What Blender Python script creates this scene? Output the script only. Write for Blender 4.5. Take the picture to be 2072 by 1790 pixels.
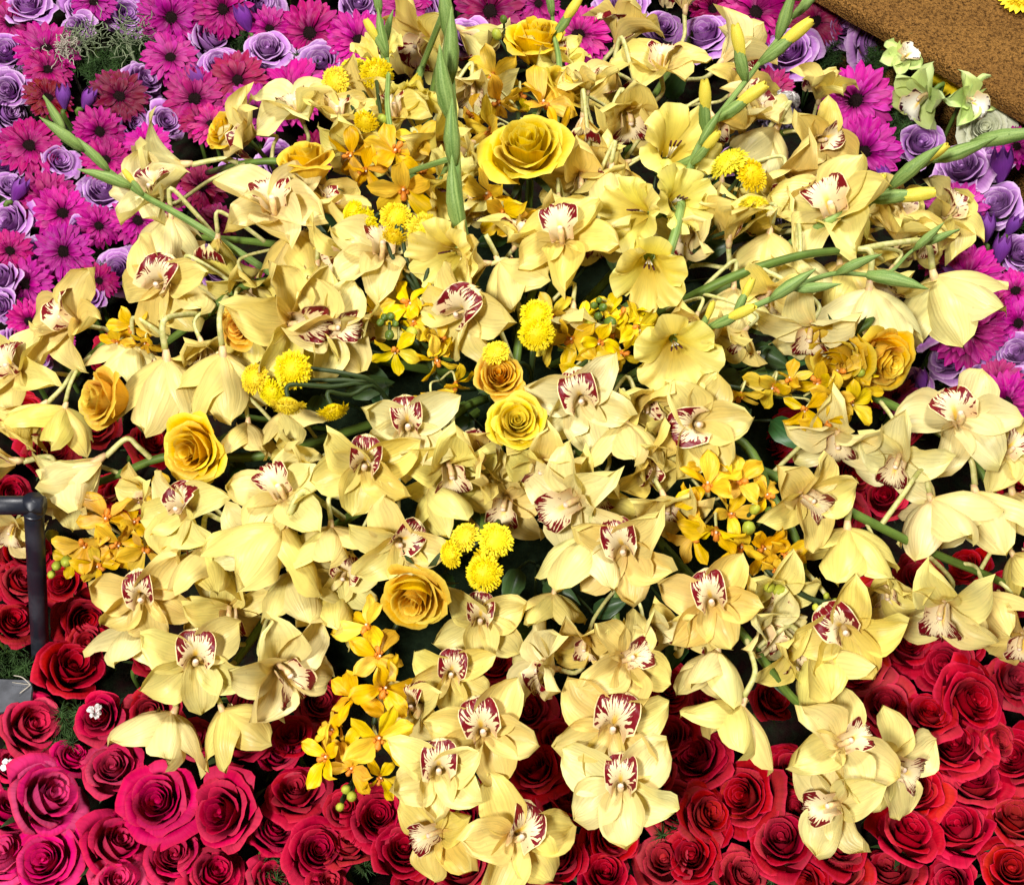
import bpy, math, random
import numpy as np
from mathutils import Matrix, Vector, noise

for o in list(bpy.data.objects):
    bpy.data.objects.remove(o)
SC = bpy.context.scene
COL = SC.collection
R = math.radians
rng = random.Random(7)

# ------------------------------------------------------------------ camera
PITCH = R(58.0)
HFOV = R(48.0)
CAM = Vector((0, -0.62, 1.0))
cd = bpy.data.cameras.new('camera')
cam = bpy.data.objects.new('camera', cd)
COL.objects.link(cam)
cam.location = CAM
cam.rotation_euler = (math.pi / 2 - PITCH, 0, 0)
cd.sensor_fit = 'HORIZONTAL'
cd.angle = HFOV
cd.clip_start = 0.02
cd.clip_end = 50
SC.camera = cam

# ------------------------------------------------------------------ world and lamps (indoor hall light)
world = bpy.data.worlds.new('World')
SC.world = world
world.use_nodes = True
world.node_tree.nodes['Background'].inputs[0].default_value = (1.0, 0.96, 0.92, 1)
world.node_tree.nodes['Background'].inputs[1].default_value = 0.075


def area(name, loc, target, size, power, col):
    l = bpy.data.lights.new(name, 'AREA')
    l.shape = 'DISK'
    l.size = size
    l.energy = power
    l.color = col
    o = bpy.data.objects.new(name, l)
    COL.objects.link(o)
    o.location = loc
    d = Vector(target) - Vector(loc)
    o.rotation_euler = d.to_track_quat('-Z', 'Y').to_euler()
    return o


area('key_lamp', (-1.0, -1.5, 2.7), (0, 0, 0.1), 0.45, 134, (1.0, 0.97, 0.93))
area('ceiling_lamp', (0.6, 1.0, 2.5), (0, 0.15, 0.1), 0.7, 84, (1.0, 0.97, 0.94))
SC.view_settings.view_transform = 'Standard'
SC.view_settings.look = 'None'
SC.view_settings.exposure = 0.0
SC.view_settings.gamma = 1.0
SC.cycles.use_denoising = True
SC.cycles.max_bounces = 3
SC.cycles.diffuse_bounces = 2
SC.cycles.transmission_bounces = 3
SC.cycles.adaptive_threshold = 0.02
SC.cycles.caustics_reflective = False
SC.cycles.caustics_refractive = False
SC.cycles.transparent_max_bounces = 4

# ------------------------------------------------------------------ photo pixel (2072 x 1790 view) -> point in the place
FPX = 1036.0 / math.tan(HFOV / 2)
FWD = Vector((0, math.cos(PITCH), -math.sin(PITCH)))
RIGHT = Vector((1, 0, 0))
UP = Vector((0, math.sin(PITCH), math.cos(PITCH)))


def ray(x, y):
    return (FWD * FPX + RIGHT * (x - 1036) + UP * (895 - y)).normalized()


def dome(x, y):
    q = 1 - (x / 0.52) ** 2 - ((y - 0.04) / 0.5) ** 2
    return 0.085 + 0.165 * max(0.0, q)


def hit_plane(x, y, z):
    d = ray(x, y)
    t = (z - CAM.z) / d.z
    return CAM + d * t


def hit_dome(x, y, off=0.0):
    d = ray(x, y)
    lo, hi = 0.3, 3.0
    t = lo
    while t < hi:
        p = CAM + d * t
        if p.z <= dome(p.x, p.y) + off:
            break
        t += 0.01
    a, b = t - 0.01, t
    for _ in range(12):
        m = (a + b) / 2
        p = CAM + d * m
        if p.z <= dome(p.x, p.y) + off:
            b = m
        else:
            a = m
    return CAM + d * b


def px2m(p, r):
    return r * (p - CAM).dot(FWD) / FPX


def facing(p, az, tilt, dors):
    v = (CAM - p).normalized()
    r = (RIGHT - v * RIGHT.dot(v)).normalized()
    u = v.cross(r)
    az, tilt, dors = R(az), R(tilt), R(dors)
    n = v * math.cos(tilt) + (r * math.cos(az) + u * math.sin(az)) * math.sin(tilt)
    d = r * math.cos(dors) + u * math.sin(dors)
    y = d - n * d.dot(n)
    if y.length < 0.05:
        y = v - n * v.dot(n)
    y.normalize()
    x = y.cross(n)
    return Matrix((x, y, n)).transposed()


def M4(rot, loc, s=1.0):
    return Matrix.Translation(loc) @ rot.to_4x4() @ Matrix.Scale(s, 4)


def axis_frame(n, spin=0.0):
    n = Vector(n).normalized()
    x = Vector((1, 0, 0)) if abs(n.x) < 0.9 else Vector((0, 1, 0))
    y = n.cross(x).normalized()
    x = y.cross(n)
    return Matrix((x, y, n)).transposed() @ Matrix.Rotation(spin, 3, 'Z')


# ------------------------------------------------------------------ materials
def new_mat(name):
    m = bpy.data.materials.new(name)
    m.use_nodes = True
    nt = m.node_tree
    nt.nodes.clear()
    return m, nt


class NT:
    def __init__(s, nt):
        s.nt = nt

    def n(s, t, **kw):
        nd = s.nt.nodes.new(t)
        for k, v in kw.items():
            setattr(nd, k, v)
        return nd

    def l(s, a, b):
        s.nt.links.new(a, b)

    def put(s, sock, v):
        if hasattr(v, 'is_linked') or hasattr(v, 'links'):
            s.l(v, sock)
        else:
            sock.default_value = v

    def math(s, op, a, b=0.0, c=None, clamp=False):
        nd = s.n('ShaderNodeMath', operation=op, use_clamp=clamp)
        s.put(nd.inputs[0], a)
        s.put(nd.inputs[1], b)
        if c is not None:
            s.put(nd.inputs[2], c)
        return nd.outputs[0]

    def mapr(s, v, a, b, c=0.0, d=1.0, smooth=True):
        nd = s.n('ShaderNodeMapRange', interpolation_type='SMOOTHSTEP' if smooth else 'LINEAR')
        s.put(nd.inputs[0], v)
        for i, q in enumerate((a, b, c, d)):
            s.put(nd.inputs[1 + i], q)
        return nd.outputs[0]

    def mix(s, f, a, b, mode='MIX'):
        nd = s.n('ShaderNodeMix', data_type='RGBA', blend_type=mode)
        s.put(nd.inputs[0], f)
        s.put(nd.inputs[6], a)
        s.put(nd.inputs[7], b)
        return nd.outputs[2]

    def noise(s, vec, scale, detail=2.0, rough=0.5):
        nd = s.n('ShaderNodeTexNoise')
        if vec is not None:
            s.l(vec, nd.inputs['Vector'])
        nd.inputs['Scale'].default_value = scale
        nd.inputs['Detail'].default_value = detail
        nd.inputs['Roughness'].default_value = rough
        return nd.outputs['Fac']

    def uv(s):
        t = s.n('ShaderNodeTexCoord')
        sep = s.n('ShaderNodeSeparateXYZ')
        s.l(t.outputs['UV'], sep.inputs[0])
        return t, sep.outputs[0], sep.outputs[1]

    def comb(s, x, y, z=0.0):
        c = s.n('ShaderNodeCombineXYZ')
        s.put(c.inputs[0], x)
        s.put(c.inputs[1], y)
        s.put(c.inputs[2], z)
        return c.outputs[0]


def finish(k, col, rough=0.5, transl=0.25, tcol=None, bump=None, bstr=0.2, bdist=0.0006, sheen=0.0, spec=0.3):
    out = k.n('ShaderNodeOutputMaterial')
    b = k.n('ShaderNodeBsdfPrincipled')
    k.put(b.inputs['Base Color'], col)
    k.put(b.inputs['Roughness'], rough)
    b.inputs['Specular IOR Level'].default_value = spec
    if sheen:
        b.inputs['Sheen Weight'].default_value = sheen
        b.inputs['Sheen Roughness'].default_value = 0.4
    nrm = None
    if bump is not None:
        bn = k.n('ShaderNodeBump')
        bn.inputs['Strength'].default_value = bstr
        bn.inputs['Distance'].default_value = bdist
        k.l(bump, bn.inputs['Height'])
        nrm = bn.outputs[0]
        k.l(nrm, b.inputs['Normal'])
    if transl > 0:
        t = k.n('ShaderNodeBsdfTranslucent')
        k.put(t.inputs[0], tcol if tcol is not None else col)
        if nrm:
            k.l(nrm, t.inputs['Normal'])
        mx = k.n('ShaderNodeMixShader')
        mx.inputs[0].default_value = transl
        k.l(b.outputs[0], mx.inputs[1])
        k.l(t.outputs[0], mx.inputs[2])
        k.l(mx.outputs[0], out.inputs[0])
    else:
        k.l(b.outputs[0], out.inputs[0])


def petal_mat(name, tip, tipv=(0.75, 1.0), base=None, basev=(0.0, 0.35), vein=0.12, vfreq=26.0, rough=0.5, transl=0.25,
              tsat=None, sheen=0.0, tipf=0.7, basef=0.7, blotch=0.12, spec=0.3, bstr=0.25, hue=0.008, patch=None):
    """petal pigment: the object's own colour, another tint at the rim and at the base, fine veins"""
    m, nt = new_mat(name)
    k = NT(nt)
    oi = k.n('ShaderNodeObjectInfo')
    tc, u, v = k.uv()
    col = oi.outputs['Color']
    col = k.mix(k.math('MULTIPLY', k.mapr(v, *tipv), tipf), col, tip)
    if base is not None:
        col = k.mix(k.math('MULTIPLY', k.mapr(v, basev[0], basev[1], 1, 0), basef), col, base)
    rnd = oi.outputs['Random']
    vec = k.comb(k.math('MULTIPLY', u, vfreq), k.math('MULTIPLY', v, 1.6), k.math('MULTIPLY', rnd, 40))
    vn = k.noise(vec, 1.0, 1)
    col = k.mix(k.math('MULTIPLY', k.mapr(vn, 0.4, 0.75), vein), col, (0.0, 0.0, 0.0, 1), 'MULTIPLY')
    bl = k.noise(k.comb(k.math('MULTIPLY', u, 3), k.math('MULTIPLY', v, 3), k.math('MULTIPLY', rnd, 90)), 1.0, 2)
    if patch:
        col = k.mix(k.math('MULTIPLY', k.mapr(bl, 0.50, 0.72), 0.28), col, patch)
        sp = k.noise(k.comb(k.math('MULTIPLY', u, 17), k.math('MULTIPLY', v, 23), k.math('MULTIPLY', rnd, 33)), 1.0, 1)
        col = k.mix(k.math('MULTIPLY', k.mapr(sp, 0.74, 0.80), 0.35), col, (0.45, 0.24, 0.08, 1))
    hs = k.n('ShaderNodeHueSaturation')
    k.l(k.math('ADD', 0.5 - hue, k.math('MULTIPLY', rnd, 2 * hue)), hs.inputs['Hue'])
    k.l(k.math('ADD', 1 - blotch, k.math('MULTIPLY', bl, 2 * blotch)), hs.inputs['Value'])
    k.l(col, hs.inputs['Color'])
    col = hs.outputs[0]
    tcol = col
    if tsat:
        tcol = k.mix(1.0, col, tsat, 'MULTIPLY')
    h = k.math('ADD', k.math('MULTIPLY', vn, 1.0), k.math('MULTIPLY', bl, 1.5))
    finish(k, col, rough, transl, tcol, h, bstr, 0.0008, sheen, spec)
    return m


MAT = {}
MAT['orchid'] = petal_mat('orchid_petal', (0.90, 0.78, 0.24, 1), (0.80, 1.0), (0.82, 0.50, 0.14, 1), (0.0, 0.30), vein=0.17, vfreq=24,
                          rough=0.38, transl=0.32, tsat=(1.0, 0.84, 0.50, 1), basef=0.55, blotch=0.16, spec=0.32, patch=(0.82, 0.60, 0.24, 1), bstr=0.6)
MAT['mokara'] = petal_mat('golden_orchid_petal', (0.86, 0.54, 0.02, 1), (0.7, 1.0), (0.84, 0.44, 0.01, 1), (0.0, 0.3), vein=0.25, vfreq=14,
                          rough=0.45, transl=0.25, tsat=(1, 0.88, 0.4, 1), blotch=0.22)
MAT['glad'] = petal_mat('gladiolus_petal', (0.94, 0.84, 0.26, 1), (0.72, 1.0), (0.80, 0.56, 0.02, 1), (0.15, 0.75), vein=0.10, vfreq=30,
                        rough=0.5, transl=0.32, tsat=(1, 0.9, 0.4, 1), blotch=0.1)
MAT['rose_red'] = petal_mat('red_rose_petal', (0.62, 0.016, 0.065, 1), (0.93, 1.0), (0.10, 0.0, 0.003, 1), (0.25, 0.9), vein=0.2, vfreq=30,  # pinker rim doubles as a painted highlight, dark base as shade inside the cup
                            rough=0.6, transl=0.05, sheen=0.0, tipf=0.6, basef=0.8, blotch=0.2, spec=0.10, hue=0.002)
MAT['rose_lavender'] = petal_mat('lavender_rose_petal', (0.78, 0.54, 0.78, 1), (0.90, 1.0), (0.18, 0.04, 0.20, 1), (0.2, 0.9), vein=0.15,  # pale rim and dark base put edge highlight and crease shade into the colour
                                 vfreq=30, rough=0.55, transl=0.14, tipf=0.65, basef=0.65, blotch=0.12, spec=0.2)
MAT['rose_yellow'] = petal_mat('yellow_rose_petal', (0.94, 0.78, 0.12, 1), (0.84, 1.0), (0.88, 0.52, 0.012, 1), (0.1, 0.6), vein=0.12,
                               vfreq=30, rough=0.5, transl=0.38, tsat=(1.0, 0.95, 0.5, 1), tipf=0.6, basef=0.4, blotch=0.1)
MAT['gerbera'] = petal_mat('gerbera_petal', (0.58, 0.008, 0.29, 1), (0.8, 1.0), (0.10, 0.0, 0.035, 1), (0.0, 0.7), vein=0.35, vfreq=9,
                           rough=0.5, transl=0.15, tipf=0.35, basef=0.7, blotch=0.15, spec=0.22)
MAT['tulip'] = petal_mat('tulip_petal', (0.45, 0.16, 0.62, 1), (0.7, 1.0), None, vein=0.2, vfreq=20, rough=0.4, transl=0.15, tipf=0.4)
MAT['leaf'] = petal_mat('leaf_green', (0.05, 0.10, 0.03, 1), (0.85, 1.0), None, vein=0.35, vfreq=10, rough=0.42, transl=0.12, tipf=0.4,
                        blotch=0.25, spec=0.4)


def simple(name, col, rough=0.5, transl=0.0, nscale=60.0, var=0.2, bstr=0.2, bdist=0.0008, spec=0.3, col2=None, streak=False):
    m, nt = new_mat(name)
    k = NT(nt)
    tc = k.n('ShaderNodeTexCoord')
    oi = k.n('ShaderNodeObjectInfo')
    nz = k.noise(tc.outputs['Object'], nscale, 4, 0.54)
    if streak:
        _, u, v = k.uv()
        sn = k.noise(k.comb(k.math('MULTIPLY', u, 22), k.math('MULTIPLY', v, 1.5), k.math('MULTIPLY', oi.outputs['Random'], 60)), 1.0, 2)
        nz = k.math('ADD', k.math('MULTIPLY', nz, 0.35), k.math('MULTIPLY', sn, 0.65))
    c2 = col2 or tuple(c * (1 - 2 * var) for c in col[:3]) + (1,)
    c = k.mix(k.mapr(nz, 0.3, 0.7), col, c2)
    finish(k, c, rough, transl, None, nz, bstr, bdist, 0, spec)
    return m


MAT['stem'] = simple('green_stem', (0.12, 0.20, 0.03, 1), 0.5, 0.0, 80, 0.25, spec=0.3, streak=True)
MAT['stem_dark'] = simple('dark_stem', (0.035, 0.06, 0.015, 1), 0.5, 0.0, 80, 0.2)
MAT['pedicel'] = simple('pale_flower_stalk', (0.66, 0.60, 0.27, 1), 0.42, 0.1, 14, 0.12, col2=(0.44, 0.45, 0.13, 1), spec=0.35)
MAT['bud_green'] = simple('green_bud', (0.30, 0.42, 0.12, 1), 0.5, 0.1, 50, 0.2, col2=(0.10, 0.19, 0.035, 1), spec=0.25, streak=True, bstr=0.35)
MAT['bud_lime'] = simple('lime_bud', (0.52, 0.52, 0.05, 1), 0.45, 0.1, 60, 0.2, col2=(0.33, 0.40, 0.04, 1))
MAT['bud_olive'] = simple('olive_bud', (0.10, 0.16, 0.02, 1), 0.4, 0.0, 60, 0.2)
MAT['bud_tip'] = simple('yellow_bud_tip', (0.88, 0.76, 0.12, 1), 0.5, 0.2, 70, 0.1, col2=(0.78, 0.62, 0.04, 1))
MAT['mum'] = petal_mat('button_mum_floret', (0.93, 0.75, 0.01, 1), (0.5, 1.0), (0.62, 0.50, 0.0, 1), (0.0, 0.5), vein=0.1, vfreq=4, rough=0.55,
                       transl=0.2, blotch=0.08)
MAT['disk'] = simple('gerbera_dark_disk', (0.012, 0.006, 0.006, 1), 0.8, 0, 900, 0.3, 1.0, 0.002, spec=0.1, col2=(0.03, 0.012, 0.012, 1))
MAT['column'] = simple('orchid_column', (0.84, 0.68, 0.30, 1), 0.4, 0.15, 14, 0.1, col2=(0.74, 0.46, 0.26, 1))
MAT['cap'] = simple('orchid_anther_cap', (0.86, 0.76, 0.55, 1), 0.35, 0.1, 14, 0.05, col2=(0.80, 0.58, 0.45, 1))
MAT['moka_lip'] = simple('golden_orchid_lip', (0.55, 0.10, 0.015, 1), 0.45, 0.1, 90, 0.3, col2=(0.80, 0.36, 0.03, 1))
MAT['anther'] = simple('gladiolus_anther', (0.10, 0.02, 0.03, 1), 0.6, 0, 90, 0.2)
MAT['soil'] = simple('dark_flower_bed', (0.010, 0.014, 0.007, 1), 0.9, 0, 70, 0.3, 1.0, 0.01, spec=0.05, col2=(0.012, 0.004, 0.004, 1))
MAT['foam'] = simple('dark_green_foam', (0.010, 0.018, 0.008, 1), 0.9, 0, 120, 0.2, 1.0, 0.004, spec=0.05)
MAT['moss'] = simple('grey_green_moss', (0.30, 0.36, 0.20, 1), 0.8, 0.1, 90, 0.3)
MAT['fern'] = simple('asparagus_fern', (0.06, 0.13, 0.03, 1), 0.6, 0.1, 90, 0.3)
MAT['statice'] = simple('statice_floret', (0.10, 0.07, 0.13, 1), 0.8, 0.1, 300, 0.3, col2=(0.30, 0.24, 0.36, 1))
MAT['white'] = simple('white_blossom', (0.85, 0.83, 0.80, 1), 0.5, 0.2, 80, 0.05)
MAT['twig'] = simple('pale_twig', (0.55, 0.50, 0.40, 1), 0.7, 0, 80, 0.2)


def lip_mat(name, red, pale, band=(0.38, 0.95)):
    m, nt = new_mat(name)
    k = NT(nt)
    oi = k.n('ShaderNodeObjectInfo')
    tc, u, v = k.uv()
    rnd = oi.outputs['Random']
    sg = k.math('SUBTRACT', k.math('MULTIPLY', u, 2.0), 1.0)
    s = k.math('ABSOLUTE', sg)
    vv = k.mapr(v, 0.30, 1.0, 0.0, 1.0, False)
    rho = k.math('POWER', k.math('ADD', k.math('POWER', s, 3.0), k.math('POWER', vv, 3.0)), 0.3333)
    ang = k.math('ARCTAN2', sg, k.math('ADD', vv, 0.12))
    st = k.noise(k.comb(k.math('MULTIPLY', ang, 15.0), k.math('MULTIPLY', rho, 2.6), k.math('MULTIPLY', rnd, 50)), 1.0, 1.0, 0.5)
    st = k.mapr(st, 0.32, 0.68, 0.0, 1.0, False)
    blot = k.noise(k.comb(k.math('MULTIPLY', u, 26), k.math('MULTIPLY', v, 26), k.math('MULTIPLY', rnd, 70)), 1.0, 2.0)
    wob = k.noise(k.comb(k.math('MULTIPLY', ang, 2.0), 3.0, k.math('MULTIPLY', rnd, 30)), 1.0, 1.0)
    front = k.mapr(v, 0.34, 0.56, 0.25, 1.0)
    dens = k.math('MULTIPLY', k.mapr(k.math('ADD', rho, k.math('MULTIPLY', k.math('SUBTRACT', wob, 0.5), 0.25)), band[0], band[1], 0.0, 0.58, False), front)
    val = k.math('ADD', k.math('MULTIPLY', st, 0.55), k.math('MULTIPLY', blot, 0.25))
    redm = k.mapr(k.math('SUBTRACT', k.math('ADD', val, dens), k.math('ADD', 0.60, k.math('MULTIPLY', rnd, 0.10))), 0.0, 0.05)
    edge = k.mapr(k.math('ADD', k.math('MAXIMUM', k.math('MULTIPLY', s, k.mapr(v, 0.3, 0.5, 1.0, 0.985)), v), k.math('MULTIPLY', k.math('SUBTRACT', blot, 0.5), 0.05)), 0.925, 0.955)
    redm = k.math('MULTIPLY', redm, k.math('SUBTRACT', 1.0, edge))
    yel = k.math('MULTIPLY', k.mapr(s, 0.05, 0.25, 1, 0), k.mapr(v, 0.3, 0.55, 1, 0))
    base = k.mix(yel, pale, (0.88, 0.58, 0.08, 1))
    peach = k.math('MULTIPLY', k.mapr(s, 0.4, 0.95), k.mapr(v, 0.2, 0.6, 0.8, 0.1))
    base = k.mix(peach, base, (0.82, 0.50, 0.24, 1))
    base = k.mix(edge, base, (0.90, 0.74, 0.36, 1))
    col = k.mix(redm, base, red)
    finish(k, col, 0.42, 0.12, None, blot, 0.25, 0.0008, 0, 0.35)
    return m


MAT['lip'] = lip_mat('orchid_lip', (0.16, 0.0015, 0.007, 1), (0.82, 0.68, 0.40, 1))
MAT['lip_green'] = lip_mat('green_orchid_lip', (0.05, 0.003, 0.012, 1), (0.88, 0.86, 0.70, 1), (0.78, 0.98))


# ------------------------------------------------------------------ mesh helpers
def grid_mesh(name, fn, nu, nv, mat, extra=None):
    """fn(s in -1..1, t in 0..1) -> xyz; one smooth sheet with uv"""
    vs, fs, uvs = [], [], []
    for j in range(nv + 1):
        for i in range(nu + 1):
            vs.append(fn(2 * i / nu - 1, j / nv))
            uvs.append((i / nu, j / nv))
    for j in range(nv):
        for i in range(nu):
            a = j * (nu + 1) + i
            fs.append((a, a + 1, a + nu + 2, a + nu + 1))
    return mesh_from(name, vs, fs, uvs, mat)


def mesh_from(name, vs, fs, uvs, mats, fmat=None, smooth=True):
    me = bpy.data.meshes.new(name)
    me.from_pydata([tuple(v) for v in vs], [], fs)
    if uvs is not None:
        ul = me.uv_layers.new(name='UVMap')
        idx = np.empty(len(me.loops), dtype=np.int32)
        me.loops.foreach_get('vertex_index', idx)
        ul.data.foreach_set('uv', np.asarray(uvs, dtype=np.float32)[idx].ravel())
    for m in (mats if isinstance(mats, (list, tuple)) else [mats]):
        me.materials.append(MAT[m])
    if fmat is not None:
        me.polygons.foreach_set('material_index', fmat)
    if smooth:
        me.polygons.foreach_set('use_smooth', [True] * len(me.polygons))
    me.update()
    return me


class MB:
    """collects pieces into one mesh"""
    def __init__(s):
        s.v, s.f, s.uv, s.m = [], [], [], []

    def sheet(s, fn, nu, nv, mi=0):
        b = len(s.v)
        for j in range(nv + 1):
            for i in range(nu + 1):
                s.v.append(tuple(fn(2 * i / nu - 1, j / nv)))
                s.uv.append((i / nu, j / nv))
        for j in range(nv):
            for i in range(nu):
                a = b + j * (nu + 1) + i
                s.f.append((a, a + 1, a + nu + 2, a + nu + 1))
                s.m.append(mi)

    def tube(s, pts, rad, sides=7, mi=0, cap=True):
        pts = [Vector(p) for p in pts]
        n = len(pts)
        if not hasattr(rad, '__len__'):
            rad = [rad] * n
        b = len(s.v)
        prev = None
        for i, p in enumerate(pts):
            d = (pts[min(i + 1, n - 1)] - pts[max(i - 1, 0)])
            if d.length < 1e-9:
                d = Vector((0, 0, 1))
            d.normalize()
            if prev is None:
                x = Vector((1, 0, 0)) if abs(d.x) < 0.9 else Vector((0, 1, 0))
            else:
                x = prev
            x = (x - d * x.dot(d)).normalized()
            y = d.cross(x)
            prev = x
            for k in range(sides):
                a = 2 * math.pi * k / sides
                s.v.append(tuple(p + (x * math.cos(a) + y * math.sin(a)) * rad[i]))
                s.uv.append((k / sides, i / max(1, n - 1)))
        for i in range(n - 1):
            for k in range(sides):
                a = b + i * sides + k
                c = b + i * sides + (k + 1) % sides
                s.f.append((a, c, c + sides, a + sides))
                s.m.append(mi)
        if cap:
            s.f.append(tuple(b + k for k in range(sides))[::-1])
            s.f.append(tuple(b + (n - 1) * sides + k for k in range(sides)))
            s.m += [mi, mi]

    def blob(s, c, r, seg=8, rings=6, mi=0, mat=None, jit=0.0):
        """lumpy ellipsoid; r = (rx, ry, rz)"""
        b = len(s.v)
        c = Vector(c)
        for j in range(rings + 1):
            th = math.pi * j / rings
            for i in range(seg):
                ph = 2 * math.pi * i / seg
                p = Vector((math.sin(th) * math.cos(ph) * r[0], math.sin(th) * math.sin(ph) * r[1], math.cos(th) * r[2]))
                if jit:
                    p *= 1 + jit * noise.noise(p * 3 / max(r) + c * 50)
                if mat is not None:
                    p = mat @ p
                s.v.append(tuple(c + p))
                s.uv.append((i / seg, 1 - j / rings))
        for j in range(rings):
            for i in range(seg):
                a = b + j * seg + i
                d = b + j * seg + (i + 1) % seg
                s.f.append((a, a + seg, d + seg, d))
                s.m.append(mi)

    def build(s, name, mats, smooth=True):
        return mesh_from(name, s.v, s.f, s.uv, mats, s.m, smooth)


def smooth_path(pts, n=6):
    pts = [Vector(p) for p in pts]
    if len(pts) < 3:
        return [pts[0].lerp(pts[-1], i / n) for i in range(n + 1)]
    q = [2 * pts[0] - pts[1]] + pts + [2 * pts[-1] - pts[-2]]
    out = []
    for i in range(1, len(q) - 2):
        for k in range(n):
            t = k / n
            a, b, c, d = q[i - 1], q[i], q[i + 1], q[i + 2]
            out.append(0.5 * (2 * b + (c - a) * t + (2 * a - 5 * b + 4 * c - d) * t * t + (3 * b - a - 3 * c + d) * t ** 3))
    out.append(pts[-1])
    return out


def obj(name, me, parent=None, mat=None, color=None, kind=None):
    o = bpy.data.objects.new(name, me)
    COL.objects.link(o)
    if parent is not None:
        o.parent = parent
    if mat is not None:
        o.matrix_basis = mat
    if color is not None:
        o.color = color
    if kind:
        o['kind'] = kind
    return o


def thing(name, label, cat, mat=None, group=None, me=None):
    o = bpy.data.objects.new(name, me)
    COL.objects.link(o)
    if mat is not None:
        o.matrix_basis = mat
    o['label'] = label
    o['category'] = cat
    if group:
        o['group'] = group
    return o


def vary(c, h=0.0, v=0.1, r=rng):
    import colorsys
    a = colorsys.rgb_to_hsv(*c[:3])
    b = colorsys.hsv_to_rgb((a[0] + r.uniform(-h, h)) % 1, min(1, a[1] * r.uniform(0.95, 1.05)), a[2] * r.uniform(1 - v, 1 + v))
    return (*b, 1)


def sstep(a, b, x):
    t = max(0.0, min(1.0, (x - a) / (b - a)))
    return t * t * (3 - 2 * t)


# ------------------------------------------------------------------ flower models (unit size, facing +Z)
def petal_fn(seed, width, widest, tip, cup, bend, reflex, wave, basew=0.12):
    """flat-lying petal along +X"""
    q = random.Random(seed)
    ox, oy = q.uniform(0, 50), q.uniform(0, 50)
    twist = q.uniform(-0.22, 0.22)

    def f(s, t):
        tt = t
        p = math.log(0.5) / math.log(widest)
        w = math.sin(math.pi * min(1, tt ** p)) ** tip
        w = width * max(w, basew / (width) * (1 - sstep(0.0, 0.35, t)) * 0.5)
        # fine pointed end
        x = t
        y = s * w
        z = cup * (s * s) * w * 1.6 * (1 - 0.5 * t) + bend * math.sin(t * math.pi * 0.6) - reflex * t ** 3
        z += -0.05 * math.exp(-(s * 5) ** 2) * math.sin(math.pi * t) * 0.5
        nz = noise.noise(Vector((t * 2.4 + ox, s * 1.2 + oy, 0)))
        z += wave * nz * (0.25 + s * s) * t
        y += wave * 0.35 * noise.noise(Vector((t * 3 + oy, s, ox))) * t * w / width
        # an occasional nip in the margin
        z += twist * y * t
        return (x, y, z)
    return f


def sheet(name, f, nu, nv, mat):
    return grid_mesh(name, f, nu, nv, mat)


SEPAL = [sheet('orchid_sepal', petal_fn(10 + i, 0.36, 0.54, 0.54, 0.48 + 0.1 * (i % 3), 0.10, 0.14 + 0.06 * (i % 4), 0.33), 8, 10, 'orchid') for i in range(9)]
PETAL = [sheet('orchid_petal', petal_fn(40 + i, 0.35, 0.57, 0.54, 0.42 + 0.1 * (i % 3), 0.12, 0.08 + 0.07 * (i % 4), 0.36), 8, 10, 'orchid') for i in range(9)]

BELL = [sheet('orchid_sepal', petal_fn(140 + i, 0.34, 0.50, 0.56, 0.60 + 0.1 * (i % 3), 0.0, -0.30 - 0.07 * (i % 4), 0.20), 8, 10, 'orchid') for i in range(9)]


def lip_mesh(seed, mat='lip'):
    q = random.Random(seed)
    ox = q.uniform(0, 99)
    curl = q.uniform(0.7, 1.7)
    wf = q.uniform(0.86, 1.12)
    skew = q.uniform(-0.05, 0.05)

    def f(s, t):
        # centre line in the YZ plane: a short trough forward, then the broad front lobe hanging and rolling back
        if t < 0.35:
            a = t / 0.35
            cy = -0.03 - 0.13 * a ** 1.4
            cz = 0.02 + 0.27 * a
            nrm = Vector((0, 0.85, 0.45))
            w = 0.07 + 0.20 * math.sin(a * math.pi * 0.55)
            lift = 0.34 * sstep(0.0, 0.8, a)
        else:
            a = (t - 0.35) / 0.65
            cy = -0.16 - 0.50 * a + 0.05 * a * a * curl
            cz = 0.29 + 0.16 * math.sin(a * 2.2) - 0.17 * curl * a ** 3
            nrm = Vector((0, 0.7 - 0.9 * a, 0.6 + 0.3 * a))
            w = 0.262 + 0.072 * math.sin(min(1.0, a * 2.2) * math.pi / 2)
            if a > 0.36:
                w *= math.sqrt(max(0.0, 1 - ((a - 0.36) / 0.645) ** 2.2))
            lift = 0.34 - 0.42 * sstep(0.0, 0.75, a)
        nrm.normalize()
        fr = (noise.noise(Vector((s * 5.5 + ox, t * 7, 0))) * 0.13 + 0.03 * math.sin(s * 15 + t * 24 + ox)) * sstep(0.55, 0.95, max(t, abs(s))) * sstep(0.15, 0.45, t)
        p = Vector((s * w * wf + skew * t * t, cy, cz)) + nrm * (lift * abs(s) ** 1.8 + fr)
        if t < 0.4:
            p.x *= 1 - 0.28 * abs(s) ** 3
        return p
    return grid_mesh('orchid_lip', f, 14, 18, mat)


LIP = [lip_mesh(i) for i in range(12)]
LIPG = [lip_mesh(i + 50, 'lip_green') for i in range(2)]


def column_mesh():
    b = MB()
    pts = [(0, 0.02, -0.10), (0, 0.02, 0.0), (0, 0.05, 0.12), (0, 0.05, 0.24), (0, 0.01, 0.34), (0, -0.03, 0.39)]
    b.tube(pts, [0.042, 0.06, 0.05, 0.045, 0.055, 0.04], 8, 0)
    b.blob((0, -0.035, 0.39), (0.050, 0.046, 0.042), 8, 6, 1, jit=0.2)
    return b.build('orchid_bloom', ['column', 'cap'])


COLUMN = column_mesh()

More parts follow.
